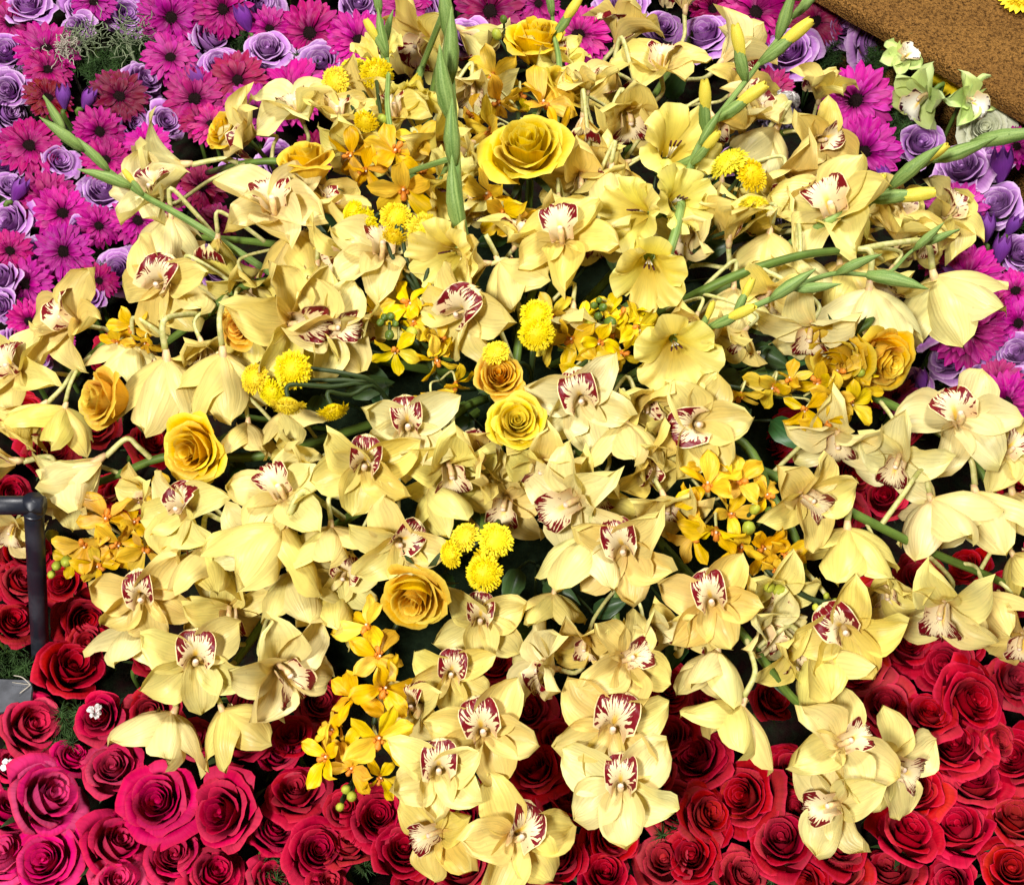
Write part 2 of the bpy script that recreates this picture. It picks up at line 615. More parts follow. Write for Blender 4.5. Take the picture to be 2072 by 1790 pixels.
MOKA = [sheet('golden_petal', petal_fn(80 + i, 0.235 + 0.02 * (i % 3), 0.66, 0.55, 0.25, 0.05, 0.12 + 0.06 * (i % 3), 0.30, 0.14), 6, 8, 'mokara') for i in range(6)]


def moka_core():
    b = MB()
    b.blob((0, 0.0, 0.05), (0.08, 0.09, 0.10), 7, 5, 0, jit=0.2)
    b.tube([(0, -0.04, 0.04), (0, -0.10, 0.16), (0, -0.20, 0.22), (0, -0.28, 0.17)], [0.05, 0.07, 0.10, 0.05], 7, 0)
    b.blob((0.10, -0.06, 0.12), (0.05, 0.06, 0.09), 6, 4, 0)
    b.blob((-0.10, -0.06, 0.12), (0.05, 0.06, 0.09), 6, 4, 0)
    b.blob((0, 0.03, 0.15), (0.04, 0.04, 0.05), 6, 4, 1)
    return b.build('golden_orchid_bloom', ['moka_lip', 'cap'])


MCORE = moka_core()


def rose_surface(k, n, seed, R0=1.0, opened=1.0, sharp=0.5, dish=0.10):
    """k-th petal of n from the heart outwards, wrapped round the axis"""
    q = random.Random(seed * 131 + k)
    a = (k + 0.5) / n
    th0 = k * 2.39996 + q.uniform(-0.3, 0.3)
    rt = 0.035 + (0.72 * a ** 0.92) * (0.45 + 0.55 * opened) + q.uniform(-0.02, 0.02)
    span = 3.9 - 1.9 * a ** 0.7
    zt = q.uniform(-0.05, 0.05) * sstep(0.2, 0.5, a) + 0.60 - dish + dish * math.sin(min(1, a / 0.45) * math.pi / 2) - 0.40 * sstep(0.3, 1.0, a) * opened + q.uniform(-0.045, 0.045)
    flare = sstep(0.35, 1.0, a) * opened
    curl = 0.06 + 0.22 * flare * q.uniform(0.6, 1.4)
    close = max(0.0, 1 - a / 0.22)
    zb = -0.45
    sh = sharp * q.uniform(0.3, 0.8) * sstep(0.25, 0.7, a)
    ox = q.uniform(0, 90)

    def f(s, t):
        t = t * (1 - (0.16 + 0.20 * flare) * abs(s) ** 3.5)
        ph = th0 + s * span / 2 * (0.6 + 0.4 * min(1, t * 2.5)) * (1 - 0.12 * flare * max(0, t - 0.5))
        r = rt * (0.16 + 0.84 * math.sin(min(1, t * 1.25) * math.pi / 2) ** 0.8)
        r *= 1 + close * 0.9 * max(0, 1 - t)
        r *= 1 + 0.10 * s
        r += 0.10 * flare * t
        rim = 1 - 0.16 * abs(s) ** 2.4
        z = zb + (zt - zb) * t ** 0.9 * rim
        c = max(0.0, t - 0.70) / 0.30
        cc = curl * (1 + sh * (2.6 * s * s - 0.4))
        r += cc * c * c
        z -= cc * c ** 3 * 0.9
        w = noise.noise(Vector((s * 1.6 + ox, t * 1.8, k * 3.1)))
        r += 0.09 * w * t * (0.2 + a)
        z += 0.06 * noise.noise(Vector((s * 2.4 + ox, 7.7, k))) * t * t
        r += 0.035 * noise.noise(Vector((s * 5.0 + ox, 3.1, k * 1.7))) * c * (0.4 + a)
        if flare > 0.2:
            r += 0.06 * flare * math.exp(-(s * 3.0) ** 2) * c
        return (r * math.cos(ph) * R0, r * math.sin(ph) * R0, z * R0)
    return f


def rose_model(mat, seed, n=22, nbud=9, opened=1.0, sharp=0.5, dish=0.10):
    b = MB()
    for k in range(nbud):
        b.sheet(rose_surface(k, n, seed, 1.0, opened, sharp, dish), 12, 6)
    b.blob((0, 0, -0.05), (0.16, 0.16, 0.36), 8, 5, 0)
    b.blob((0, 0, -0.46), (0.20, 0.20, 0.16), 8, 5, 1)
    for i in range(5):
        a = i * 1.2566 + seed
        b.sheet(lambda s, t, a=a: (math.cos(a + s * 0.28 * (1 - t)) * (0.16 + 0.62 * t), math.sin(a + s * 0.28 * (1 - t)) * (0.16 + 0.62 * t),
                                   -0.5 - 0.25 * t * t + 0.1 * t), 3, 4, 1)
    heart = b.build('rose_heart', [mat, 'stem_dark'])
    pets = [grid_mesh('rose_petal', rose_surface(k, n, seed, 1.0, opened, sharp, dish), 11, 9, mat) for k in range(nbud, n)]
    return heart, pets


ROSES = {
    'red': [rose_model('rose_red', 1, 23, 9, 0.95, 1.3), rose_model('rose_red', 2, 20, 8, 0.90, 1.6), rose_model('rose_red', 3, 25, 10, 1.0, 1.1),
            rose_model('rose_red', 4, 16, 7, 0.62, 1.2), rose_model('rose_red', 5, 21, 8, 0.95, 1.8), rose_model('rose_red', 6, 18, 7, 0.8, 1.5)],
    'lav': [rose_model('rose_lavender', 11, 21, 9, 0.92, 1.6), rose_model('rose_lavender', 12, 17, 7, 0.78, 1.8), rose_model('rose_lavender', 13, 22, 9, 1.0, 1.4)],
    'yel': [rose_model('rose_yellow', 21, 22, 9, 0.72, 1.4, -0.06), rose_model('rose_yellow', 22, 17, 8, 0.5, 1.2, -0.04), rose_model('rose_yellow', 23, 22, 10, 0.82, 1.5, -0.03)],
}
MAT['rose_white'] = petal_mat('white_rose_petal', (0.86, 0.88, 0.70, 1), (0.9, 1.0), (0.55, 0.62, 0.30, 1), (0.1, 0.8), vein=0.1, vfreq=30, rough=0.5, transl=0.2, tipf=0.6, basef=0.6)
ROSES['white'] = [rose_model('rose_white', 31, 28, 12, 0.95, 0.8)]
ROSE_LOOK = {'red': ['wide open many-petalled', 'loosely open', 'full broad', 'half-open', 'pointed-petalled', 'tall cupped'], 'lav': ['pointed-petalled', 'half-open', 'full round']}

GPET = []
for i in range(7):
    q = random.Random(i + 300)
    w_, b_, r_, o_ = 0.104 + 0.016 * q.random(), q.uniform(0.02, 0.10), q.uniform(0.02, 0.14), q.uniform(0, 50)

    def gf(s, t, w_=w_, b_=b_, r_=r_, o_=o_):
        w = w_ * (0.45 + 0.55 * sstep(0, 0.5, t)) * math.sqrt(max(0.02, 1 - max(0, (t - 0.8) / 0.2) ** 2 * 0.9))
        return (0.24 + 0.76 * t - 0.03 * s * s * t, s * w, b_ * math.sin(t * 2.6) - r_ * t * t + 0.035 * s * s - 0.02 * math.cos(s * 6) * t + 0.03 * noise.noise(Vector((t * 3, s + o_, 0))))
    GPET.append(grid_mesh('gerbera_petal', gf, 4, 6, 'gerbera'))


def gerbera_core(seed):
    q = random.Random(seed)
    b = MB()
    b.blob((0, 0, 0.05), (0.235, 0.235, 0.10), 14, 8, 0, jit=0.2)
    for i in range(46):                                   # short florets round the disk
        a = i * 2.39996
        rr = 0.25 + 0.08 * (i / 46)
        ln = q.uniform(0.12, 0.22)
        dx, dy = math.cos(a), math.sin(a)
        up = q.uniform(0.05, 0.12)
        b.sheet(lambda s, t, dx=dx, dy=dy, rr=rr, ln=ln, up=up: ((rr + ln * t) * dx - s * 0.018 * dy, (rr + ln * t) * dy + s * 0.018 * dx,
                0.08 + up * math.sin(t * 2.4)), 1, 3, 1)
    for i in range(60):                                   # dark stamens on the disk
        a = i * 2.39996
        rr = 0.205 * math.sqrt(i / 60)
        b.blob((rr * math.cos(a), rr * math.sin(a), 0.14 - rr * 0.15), (0.013, 0.013, 0.03), 4, 3, 0)
    b.tube([(0, 0, 0.0), (0, 0, -0.12)], [0.2, 0.08], 8, 2)
    return b.build('gerbera_centre', ['disk', 'gerbera', 'stem_dark'])


GCORE = [gerbera_core(i) for i in range(3)]


def mum_head(seed):
    q = random.Random(seed)
    b = MB()
    n = 330
    for i in range(n):
        f = (i + 0.5) / n
        th = math.acos(1 - f * 1.12) + q.gauss(0, 0.03)
        a = i * 2.39996 + q.gauss(0, 0.12)
        d = Vector((math.sin(th) * math.cos(a), math.sin(th) * math.sin(a), math.cos(th) * 0.62))
        d *= 1 + 0.10 * noise.noise(d * 1.7 + Vector((seed * 7.3, 0, 0)))
        nrm = d.normalized()
        tang = Vector((-math.sin(a), math.cos(a), 0)) + nrm * q.gauss(0, 0.35)
        ln = (0.09 + 0.27 * f) * q.uniform(0.75, 1.25)
        w = (0.028 + 0.032 * f) * q.uniform(0.8, 1.2)
        out = (nrm + Vector((q.gauss(0, 0.14), q.gauss(0, 0.14), 0.5 - f + q.gauss(0, 0.14)))).normalized()
        b.sheet(lambda s, t, d=d, out=out, tang=tang, w=w, ln=ln, nrm=nrm: d * 0.70 + out * ln * t + tang * s * w * (1 - 0.9 * (t - 0.4) ** 2)
                + nrm * (0.05 * (s * s) - 0.04 * t * t), 2, 2, 0)
    b.blob((0, 0, 0.0), (0.72, 0.72, 0.46), 12, 7, 0, jit=0.15)
    b.tube([(0, 0, -0.34), (0, 0, -0.05)], [0.10, 0.55], 9, 1)
    return b.build('button_bloom', ['mum', 'stem'])


MUM = [mum_head(i) for i in range(1, 7)]


def glad_tepal(seed):
    q = random.Random(seed)
    ox = q.uniform(0, 70)

    def f(s, t):
        fr = sstep(0.45, 1, t)
        ang = s * (0.50 + 0.10 * sstep(0.2, 0.7, t)) * (1 - 0.25 * sstep(0.75, 1.0, t) * abs(s))
        r = 0.06 + 0.34 * t + 0.62 * max(0, t - 0.48) ** 1.35
        z = 1.05 * t - 0.60 * max(0, t - 0.62) ** 1.25
        z += fr * (0.22 * noise.noise(Vector((s * 2.2 + ox, t * 2, 0))) + 0.075 * math.sin(s * 7 + ox))
        r *= 1 - 0.20 * abs(s) ** 2.2 * fr
        return (r * math.cos(ang), r * math.sin(ang) * 1.2, z - 0.52)
    return grid_mesh('gladiolus_tepal', f, 12, 12, 'glad')


GLAD = [glad_tepal(i) for i in range(7)]


def glad_core():
    b = MB()
    for i in (-1, 0, 1):
        b.tube([(0, 0, -0.40), (0.03 * i, 0.04, -0.1), (0.07 * i, 0.06, 0.10)], 0.012, 5, 0)
        b.tube([(0.06 * i, 0.055, 0.06), (0.085 * i, 0.065, 0.22)], [0.022, 0.014], 5, 1)
    b.tube([(0, 0, -0.75), (0, 0, -0.42)], [0.09, 0.09], 8, 2)
    return b.build('gladiolus_floret', ['glad', 'anther', 'bud_green'])


GLCORE = glad_core()


def bud_mesh(name, mats, tip):
    """gladiolus bud: two clasping green bracts with a furled tip"""
    b = MB()
    b.tube([(0, 0, 0), (0.02, 0, 0.18), (0.035, 0, 0.42), (0.02, 0, 0.7), (-0.01, 0, 0.9), (-0.02, 0, 1.0)], [0.06, 0.13, 0.15, 0.10, 0.04, 0.008], 8, 0)
    b.tube([(0.05, 0, 0.0), (0.10, 0, 0.25), (0.10, 0, 0.5), (0.04, 0, 0.78)], [0.04, 0.085, 0.07, 0.01], 7, 0)
    if tip:
        for i in range(4):
            a = i * 1.57
            b.sheet(lambda s, t, a=a: ((0.02 + 0.13 * math.sin(0.6 + t * 1.9)) * math.cos(a + s * 0.9 + t * 0.6), (0.02 + 0.13 * math.sin(0.6 + t * 1.9)) * math.sin(a + s * 0.9 + t * 0.6),
                                       0.5 + 0.62 * t - 0.06 * s * s), 4, 5, 1)
    return b.build(name, mats)


BUD = bud_mesh('green_bud', ['bud_green'], False)
BUDY = bud_mesh('yellow_tipped_bud', ['bud_green', 'bud_tip'], True)

TUL = []
for i in range(3):
    def tf(s, t, i=i):
        r = 0.06 + 0.42 * math.sin(min(1, t * 1.15) * math.pi * 0.62) - 0.22 * max(0, t - 0.6)
        a = s * 0.75 * (1 - sstep(0.6, 1.02, t) * 0.9)
        return (r * math.cos(a), r * math.sin(a), 1.7 * t - 0.3 + 0.02 * math.sin(s * 5 + i))
    TUL.append(grid_mesh('tulip_petal', tf, 6, 8, 'tulip'))


def leaf_mesh(seed, mat='leaf'):
    q = random.Random(seed)
    o_ = q.uniform(0, 60)

    def f(s, t):
        w = 0.26 * math.sin(math.pi * t ** 0.85) ** 0.85 * (1 + 0.05 * math.sin(t * 40))
        return (t, s * w, 0.12 * abs(s) * w * 4 + 0.10 * math.sin(t * 2.6) - 0.22 * t * t + 0.05 * noise.noise(Vector((t * 2 + o_, s, 0))))
    return grid_mesh('leaf', f, 6, 10, mat)


LEAF = [leaf_mesh(i) for i in range(4)]

# ------------------------------------------------------------------ the setting
b = MB()
NB = 70


def bedz(x, y):
    return -0.045 + 0.012 * noise.noise(Vector((x * 9, y * 9, 0)))


b.sheet(lambda s, t: (s * 1.9, -0.9 + t * 3.2, bedz(s * 1.9, -0.9 + t * 3.2)), NB, NB)
bed = obj('ground', b.build('flower_bed_ground', ['soil']))
bed['kind'] = 'structure'
bed['label'] = 'dark bed between the packed flowers'

b = MB()


def foamf(s, t):
    a = s * math.pi
    r = 0.30 * math.sin(t * math.pi / 2)
    return (r * math.cos(a), 0.03 + r * math.sin(a), -0.05 + 0.155 * math.cos(t * math.pi / 2) + 0.012 * noise.noise(Vector((r * math.cos(a) * 12, r * math.sin(a) * 12, 2))))


b.sheet(foamf, 40, 14)
foam = thing('floral_foam', 'dark green foam mound holding the stems under the yellow bouquet', 'floral foam', me=b.build('floral_foam', ['foam']))

FOAM = Vector((0, 0.03, 0.07))


# ------------------------------------------------------------------ builders
CREAM = [(0.89, 0.80, 0.36), (0.86, 0.68, 0.19), (0.89, 0.76, 0.23), (0.88, 0.73, 0.21), (0.90, 0.79, 0.31), (0.88, 0.75, 0.26), (0.90, 0.77, 0.20)]


def cym_bloom(parent, x, y, r, az, tilt, dors, lift=0.0, cup=None, col=None, lips=LIP, base=0.0, stem=None, q=rng, off=0.0):
    bell = 62 < tilt <= 90 and 225 < az < 315
    if bell:
        tilt += 22
        dors += 180
        y -= 0.34 * r
        cup = 0.24
        r *= 1.06
    p = hit_dome(x, y, off)
    p = p - ray(x, y) * (lift * 0.01 + q.uniform(-0.003, 0.003))
    s = px2m(p, r) * 1.10 * q.uniform(0.92, 1.07)
    rot = facing(p, az + q.uniform(-6, 6), tilt + q.uniform(-4, 4), dors + q.uniform(-7, 7))
    if cup is None:
        cup = 0.20 + 0.34 * sstep(45, 85, tilt)
    cup += q.uniform(-0.08, 0.12)
    m = M4(rot, p, s)
    col = col or q.choice(CREAM)
    col = vary(col, 0.006, 0.04, q)
    bl = obj('bloom', COLUMN, parent, m)
    for a, kind, dc in ((90, 0, 0.04), (213, 0, -0.02), (327, 0, -0.02), (152, 1, 0.02), (28, 1, 0.02)):
        pitch = -(cup + dc + q.uniform(-0.10, 0.10)) * R(85)
        mm = (Matrix.Rotation(R(a + q.uniform(-9, 9)), 4, 'Z') @ Matrix.Rotation(pitch, 4, 'Y') @ Matrix.Rotation(q.uniform(-0.25, 0.25), 4, 'X')
              @ Matrix.Diagonal((q.uniform(0.92, 1.06), q.uniform(0.9, 1.1), 1, 1)))
        mm = Matrix.Translation((0, 0, 0.01 * kind)) @ mm
        obj('sepal' if kind == 0 else 'petal', q.choice(BELL if bell else SEPAL if kind == 0 else PETAL), bl, mm, vary(col, 0.004, 0.03, q))
    obj('lip', q.choice(lips), bl, Matrix.Scale((0.42 if bell else 1.0) * q.uniform(0.90, 1.04), 4) @ Matrix.Rotation(q.uniform(-0.08, 0.08), 4, 'X'))
    if stem:
        n = rot @ Vector((0, 0, 1))
        st = p - n * s * 0.08
        best = min(stem, key=lambda c: (c - st).length)
        # attach a little nearer the bouquet
        i = max(0, stem.index(best) - 2)
        e = stem[i]
        c1 = st - n * s * 0.38 + Vector((0, 0, 0.002))
        pts = smooth_path([st, c1, (c1 + e) / 2 + Vector((0, 0, 0.004)), e], 5)
        t = MB()
        t.tube([m.inverted() @ v for v in pts], [0.044 * (0.9 + 0.3 * abs(0.5 - i_ / len(pts))) for i_ in range(len(pts))], 7)
        obj('flower_stalk', t.build('flower_stalk', ['pedicel']), bl)
    return bl


def stem_curve(px, off=-0.035, start=True):
    pts = [hit_dome(x, y, off + (e[0] if e else 0)) for x, y, *e in px]
    if start:
        a = FOAM + (pts[0] - FOAM) * 0.25
        a.z = FOAM.z
        pts = [FOAM.copy(), a.lerp(pts[0], 0.3) + Vector((0, 0, 0.02))] + pts
    return smooth_path(pts, 6)


def spray(label, stem_px, blooms, off=-0.035, group='cream yellow orchid sprays', rad=0.0042):
    st = stem_curve(stem_px, off)
    root = thing('orchid_spray', label, 'orchid spray', Matrix.Translation(FOAM), group)
    t = MB()
    n = len(st)
    t.tube([p - FOAM for p in st], [rad * (1.15 - 0.4 * i / n) for i in range(n)], 8)
    obj('stem', t.build('spray_stem', ['stem']), root)
    q = random.Random(label)
    for bl in blooms:
        bo = cym_bloom(root, *bl[:6], *(bl[6:]), stem=st[8:], q=q)
        bo.matrix_basis = Matrix.Translation(-FOAM) @ bo.matrix_basis
    return root


# D-pixel, petal length, facing azimuth, tilt, dorsal direction, lift (cm), cup
SPRAYS = [
    ('orchid spray hanging over the red roses, ending in a pair of open blooms', [(985, 1030), (960, 1250), (930, 1430), (960, 1620)], [
        (972, 1250, 88, 270, 12, 270, -2), (912, 1358, 92, 270, 14, 270, 0), (975, 1475, 104, 290, 14, 285, 2.0), (855, 1425, 92, 200, 42, 260, -0.5), (888, 1550, 106, 270, 12, 272, 3.2),
        (892, 1680, 96, 200, 34, 20, 2.2), (1036, 1685, 112, 330, 22, 240, 2.6)]),
    ('long orchid spray hanging straight down over the red roses beside the hanging pair', [(1200, 950), (1240, 1100), (1245, 1400), (1240, 1560)], [
        (1025, 1005, 105, 250, 30, 90, -3), (1170, 1010, 112, 200, 32, 30, 1.5), (1262, 1105, 112, 270, 18, 275, 2), (1195, 1120, 118, 265, 78, 90, 2.5, 0.55),
        (1262, 1335, 104, 20, 22, 200, 1), (1125, 1355, 100, 180, 60, 100, -1), (1240, 1468, 108, 265, 16, 262, 2), (1256, 1585, 116, 270, 12, 266, 3.2),
        (1303, 1258, 85, 290, 60, 90, -1), (1120, 1225, 80, 265, 75, 90, -2), (1190, 1285, 92, 250, 50, 90, -0.5)]),
    ('orchid spray with bare green stem ending in a large double bloom', [(1400, 1170), (1510, 1292, 0.03), (1600, 1408, 0.03), (1650, 1440, 0.02)], [
        (1440, 1212, 100, 270, 14, 280, 1.5), (1535, 1260, 92, 330, 65, 90, -1), (1560, 1185, 92, 300, 55, 90, -0.5), (1590, 1310, 92, 320, 58, 90, -1), (1390, 1260, 86, 220, 58, 90, -1), (1450, 1350, 112, 255, 66, 95, 1), (1640, 1352, 110, 305, 80, 95, 0),
        (1500, 1462, 122, 248, 70, 95, 2.5), (1795, 1545, 112, 335, 44, 150, -0.5), (1700, 1505, 110, 20, 20, 200, 2.5), (1695, 1625, 112, 190, 24, 20, 3.4)]),
    ('orchid spray beside the golden orchid cluster with a bell-shaped bloom above the red roses', [(1480, 880), (1560, 1000), (1610, 1090, 0.02), (1630, 1180, 0.02)], [
        (1402, 858, 108, 0, 18, 10, 1), (1340, 1000, 104, 285, 62, 90, 0), (1620, 1000, 108, 330, 34, 150, 2), (1715, 1105, 114, 270, 76, 90, 1, 0.56),
        (1705, 1265, 108, 290, 20, 300, 2.0)]),
    ('orchid spray with a long arched green stem and drooping bells beside the red roses', [(1560, 960), (1690, 1020, 0.03), (1870, 1110, 0.035), (2000, 1165, 0.03), (2090, 1210, 0.02)], [
        (1695, 872, 98, 270, 42, 90, 0), (1885, 1045, 112, 295, 80, 95, 2, 0.54), (1790, 1180, 90, 280, 55, 90, -1), (1912, 1215, 110, 250, 42, 85, 1.5),
        (1995, 1230, 96, 285, 75, 95, 0), (2050, 1150, 94, 300, 80, 90, 1), (2072, 1280, 100, 250, 55, 90, 1.5)]),
    ('orchid spray with open star blooms beside a lavender rose and the last gerberas', [(1640, 760), (1760, 800, 0.02), (1860, 850, 0.02), (1960, 920), (2010, 1000)], [
        (1935, 855, 116, 60, 22, 310, 2), (1820, 922, 98, 255, 30, 70, 1.5), (2025, 915, 88, 20, 38, 240, 1.5), (1975, 1030, 112, 280, 80, 90, 0.5, 0.55),
        (2050, 1030, 104, 285, 78, 90, 0)]),
    ('orchid spray with a dark green cut stem end lying over the upper blooms', [(1450, 575, 0.03), (1600, 522, 0.05), (1690, 508, 0.055), (1752, 506, 0.055)], [
        (1645, 655, 106, 262, 48, 95, 1.5), (1760, 622, 122, 272, 74, 92, 2, 0.55), (1890, 600, 124, 285, 84, 100, 2, 0.54), (1610, 545, 102, 270, 80, 90, -1),
        (1700, 565, 100, 275, 80, 90, -1), (1805, 545, 88, 250, 60, 90, 0), (1815, 495, 92, 80, 70, 260, 0), (1510, 668, 76, 235, 60, 90, 0), (1485, 610, 90, 270, 70, 90, -1.5), (1410, 640, 86, 250, 60, 90, -1.5), (1560, 590, 86, 250, 50, 90, -1)]),
    ('orchid spray with one large open bloom under the angled gladiolus spike', [(1450, 500), (1600, 470), (1760, 450), (1900, 445)], [
        (1683, 440, 118, 95, 30, 300, 2.5), (1800, 430, 80, 20, 50, 250, 1), (1905, 440, 90, 30, 55, 250, 1), (1475, 490, 104, 90, 70, 270, 0), (1405, 470, 86, 200, 50, 90, -1), (1560, 500, 92, 270, 70, 90, -1), (1595, 425, 86, 120, 60, 270, -1), (1760, 470, 84, 200, 50, 90, -1), (1850, 470, 78, 320, 60, 90, 0)]),
    ('orchid spray reaching the pink gerberas with one open brown-lipped bloom', [(1400, 380), (1500, 290, 0.01), (1590, 268, 0.03), (1650, 265, 0.02)], [
        (1655, 205, 84, 80, 70, 270, 0), (1655, 280, 80, 350, 22, 200, 2), (1570, 290, 96, 240, 66, 90, 0), (1592, 350, 92, 300, 50, 90, 1), (1525, 240, 80, 60, 60, 270, -1),
        (1500, 415, 92, 250, 60, 90, -1), (1460, 365, 84, 270, 60, 90, -1)]),
    ('tall orchid spray at the back with blooms turned towards the lavender roses', [(1260, 330), (1320, 200), (1390, 90), (1400, 50)], [
        (1245, 92, 98, 60, 100, 260, 1), (1240, 130, 95, 250, 100, 90, 0), (1337, 148, 102, 92, 58, 268, 1.5), (1460, 128, 104, 40, 120, 90, 1), (1385, 20, 96, 95, 95, 90, 1), (1440, 235, 88, 300, 60, 90, -1), (1335, 250, 86, 250, 60, 90, -1), (1480, 190, 84, 30, 60, 270, -0.5), (1120, 130, 80, 60, 60, 270, -1)]),
    ('upright orchid spray beside the large yellow rose with hooded downward blooms', [(1180, 430), (1200, 310), (1230, 220)], [
        (1268, 218, 100, 295, 46, 92, 2), (1180, 235, 104, 270, 105, 90, 1, 0.54), (1190, 185, 70, 90, 60, 270, 1), (1235, 370, 90, 262, 66, 82, 1.5), (1175, 350, 86, 270, 40, 90, -1.5),
        (1210, 460, 80, 270, 60, 90, -1), (1130, 400, 82, 270, 50, 90, -1.5), (1270, 330, 84, 200, 55, 90, -1)]),
    ('upright orchid spray behind the thick green gladiolus stem', [(880, 430), (860, 300), (880, 160), (900, 90)], [
        (872, 75, 108, 205, 56, 90, 1), (955, 162, 92, 270, 46, 92, 0), (862, 285, 84, 330, 50, 100, 0), (727, 290, 86, 240, 50, 90, -1), (960, 290, 90, 200, 60, 90, -2),
        (930, 60, 96, 330, 85, 90, -1), (760, 200, 84, 200, 60, 90, -1), (950, 400, 80, 300, 60, 90, -1.5), (800, 240, 80, 90, 50, 270, -1)]),
    ('orchid spray reaching over the pink gerberas with large side-turned blooms', [(700, 420), (600, 335, 0.01), (500, 330, 0.02), (420, 350)], [
        (520, 272, 88, 170, 66, 90, 1), (610, 240, 90, 110, 60, 300, 0), (378, 335, 120, 185, 95, 90, 2), (325, 395, 94, 150, 48, 250, 2.5), (680, 250, 86, 90, 60, 270, -1)]),
    ('orchid spray with a wide upturned bloom beside the button mums', [(760, 560), (640, 510), (520, 490), (400, 480)], [
        (555, 435, 124, 95, 38, 280, 2.5), (600, 500, 100, 280, 75, 90, 0), (345, 470, 104, 270, 85, 90, 1), (440, 480, 96, 265, 95, 90, 0), (772, 520, 112, 85, 34, 272, 1.5), (700, 500, 90, 200, 60, 90, -1), (640, 565, 92, 260, 65, 90, -1), (490, 560, 82, 270, 60, 90, -2), (650, 430, 88, 60, 60, 270, -1), (840, 560, 84, 300, 50, 90, -1.5)]),
    ('orchid spray with a dark curving stem and two bells above a yellow rose', [(545, 570, 0.01), (400, 650, 0.02), (320, 705, 0.01)], [
        (341, 572, 100, 200, 36, 250, 2), (405, 690, 84, 280, 60, 90, 0), (268, 722, 88, 265, 85, 90, -1), (335, 765, 130, 268, 78, 92, 3, 0.54), (450, 755, 126, 272, 78, 92, 3, 0.54), (385, 600, 90, 280, 70, 90, 0), (480, 690, 86, 270, 70, 90, -1.5)]),
    ('orchid spray stretching over the last pink gerberas and lavender roses', [(480, 590), (311, 636, 0.02), (200, 705, 0.02), (130, 790)], [
        (160, 655, 104, 165, 50, 300, 2), (42, 752, 106, 160, 42, 275, 2), (90, 820, 98, 220, 105, 90, 1), (130, 850, 84, 250, 80, 90, 0)]),
    ('orchid spray with a bare stem passing behind the black metal post', [(560, 915), (440, 925), (330, 925, 0.02), (200, 975, 0.02), (80, 1000, 0.01)], [
        (35, 935, 118, 190, 85, 100, 2), (205, 930, 120, 215, 92, 92, 2), (150, 1020, 96, 250, 80, 90, 1), (500, 880, 80, 270, 70, 90, -1), (570, 860, 84, 280, 75, 90, -1), (30, 1060, 70, 240, 40, 90, -1)]),
    ('orchid spray with a shaded green stem arching towards the black metal post', [(650, 960), (545, 1005, 0.02), (455, 1075, 0.025), (370, 1130, 0.02)], [
        (388, 1030, 100, 182, 46, 240, 1.5), (576, 1008, 108, 120, 30, 300, 2), (515, 1088, 88, 270, 20, 260, 1), (288, 1198, 104, 268, 22, 278, 2.5), (410, 1140, 104, 268, 70, 92, 1),
        (275, 1290, 98, 265, 70, 92, 0), (320, 1000, 80, 200, 70, 90, -1)]),
    ('orchid spray hanging over the red roses with a white upside-down bell at its tip', [(760, 1010), (650, 1090), (560, 1220), (490, 1320), (410, 1430)], [
        (575, 1105, 134, 240, 80, 95, 3, 0.55), (670, 1100, 108, 270, 70, 90, 1), (465, 1228, 90, 270, 30, 90, -2), (395, 1330, 118, 270, 16, 272, 2), (558, 1345, 112, 325, 42, 130, 1.5),
        (350, 1480, 122, 255, 82, 95, 1.5, 0.54), (450, 1465, 96, 290, 85, 95, 0), (690, 1230, 100, 250, 70, 90, -2), (590, 1190, 96, 275, 75, 90, 0)]),
    ('orchid spray with two wide open red-lipped blooms at the heart of the bouquet', [(930, 830), (860, 900), (780, 960)], [
        (825, 858, 108, 270, 10, 270, 2.5), (738, 935, 114, 265, 12, 268, 3.5), (905, 935, 104, 290, 40, 90, 1), (945, 930, 100, 0, 62, 280, 1), (808, 1087, 104, 270, 22, 225, 1.5),
        (700, 1150, 90, 250, 40, 250, -1), (640, 930, 92, 200, 60, 120, -1), (870, 1010, 90, 290, 70, 90, 0)]),
    ('orchid spray facing upward behind the heart of the bouquet with a peaked petal', [(1040, 760), (1060, 640), (1100, 540)], [
        (1138, 490, 108, 100, 30, 275, 2.5), (985, 535, 102, 190, 72, 100, 1), (952, 630, 104, 200, 42, 220, 2), (1160, 620, 96, 270, 62, 90, 0), (1040, 500, 86, 60, 60, 270, -1), (1010, 560, 100, 300, 75, 90, 1)]),
    ('orchid spray beside the small yellow roses with a rounded petal', [(1090, 830), (1130, 820), (1180, 850), (1240, 900)], [
        (1176, 800, 104, 275, 20, 288, 2), (1262, 885, 106, 272, 72, 92, 2, 0.54), (1100, 930, 92, 250, 42, 80, 0.5), (1290, 800, 98, 300, 60, 90, 0), (1290, 930, 96, 330, 60, 90, 0), (1330, 880, 88, 20, 50, 250, -1), (1220, 970, 86, 250, 50, 90, -1)]),
    ('short orchid spray of two blooms showing their red lips side by side', [(740, 720), (690, 680), (640, 660)], [
        (588, 655, 120, 0, 16, 182, 3.5), (662, 660, 104, 355, 20, 185, 2), (720, 640, 90, 300, 60, 90, 0)]),
]
for lb, st, bl in SPRAYS:
    spray(lb, st, bl)


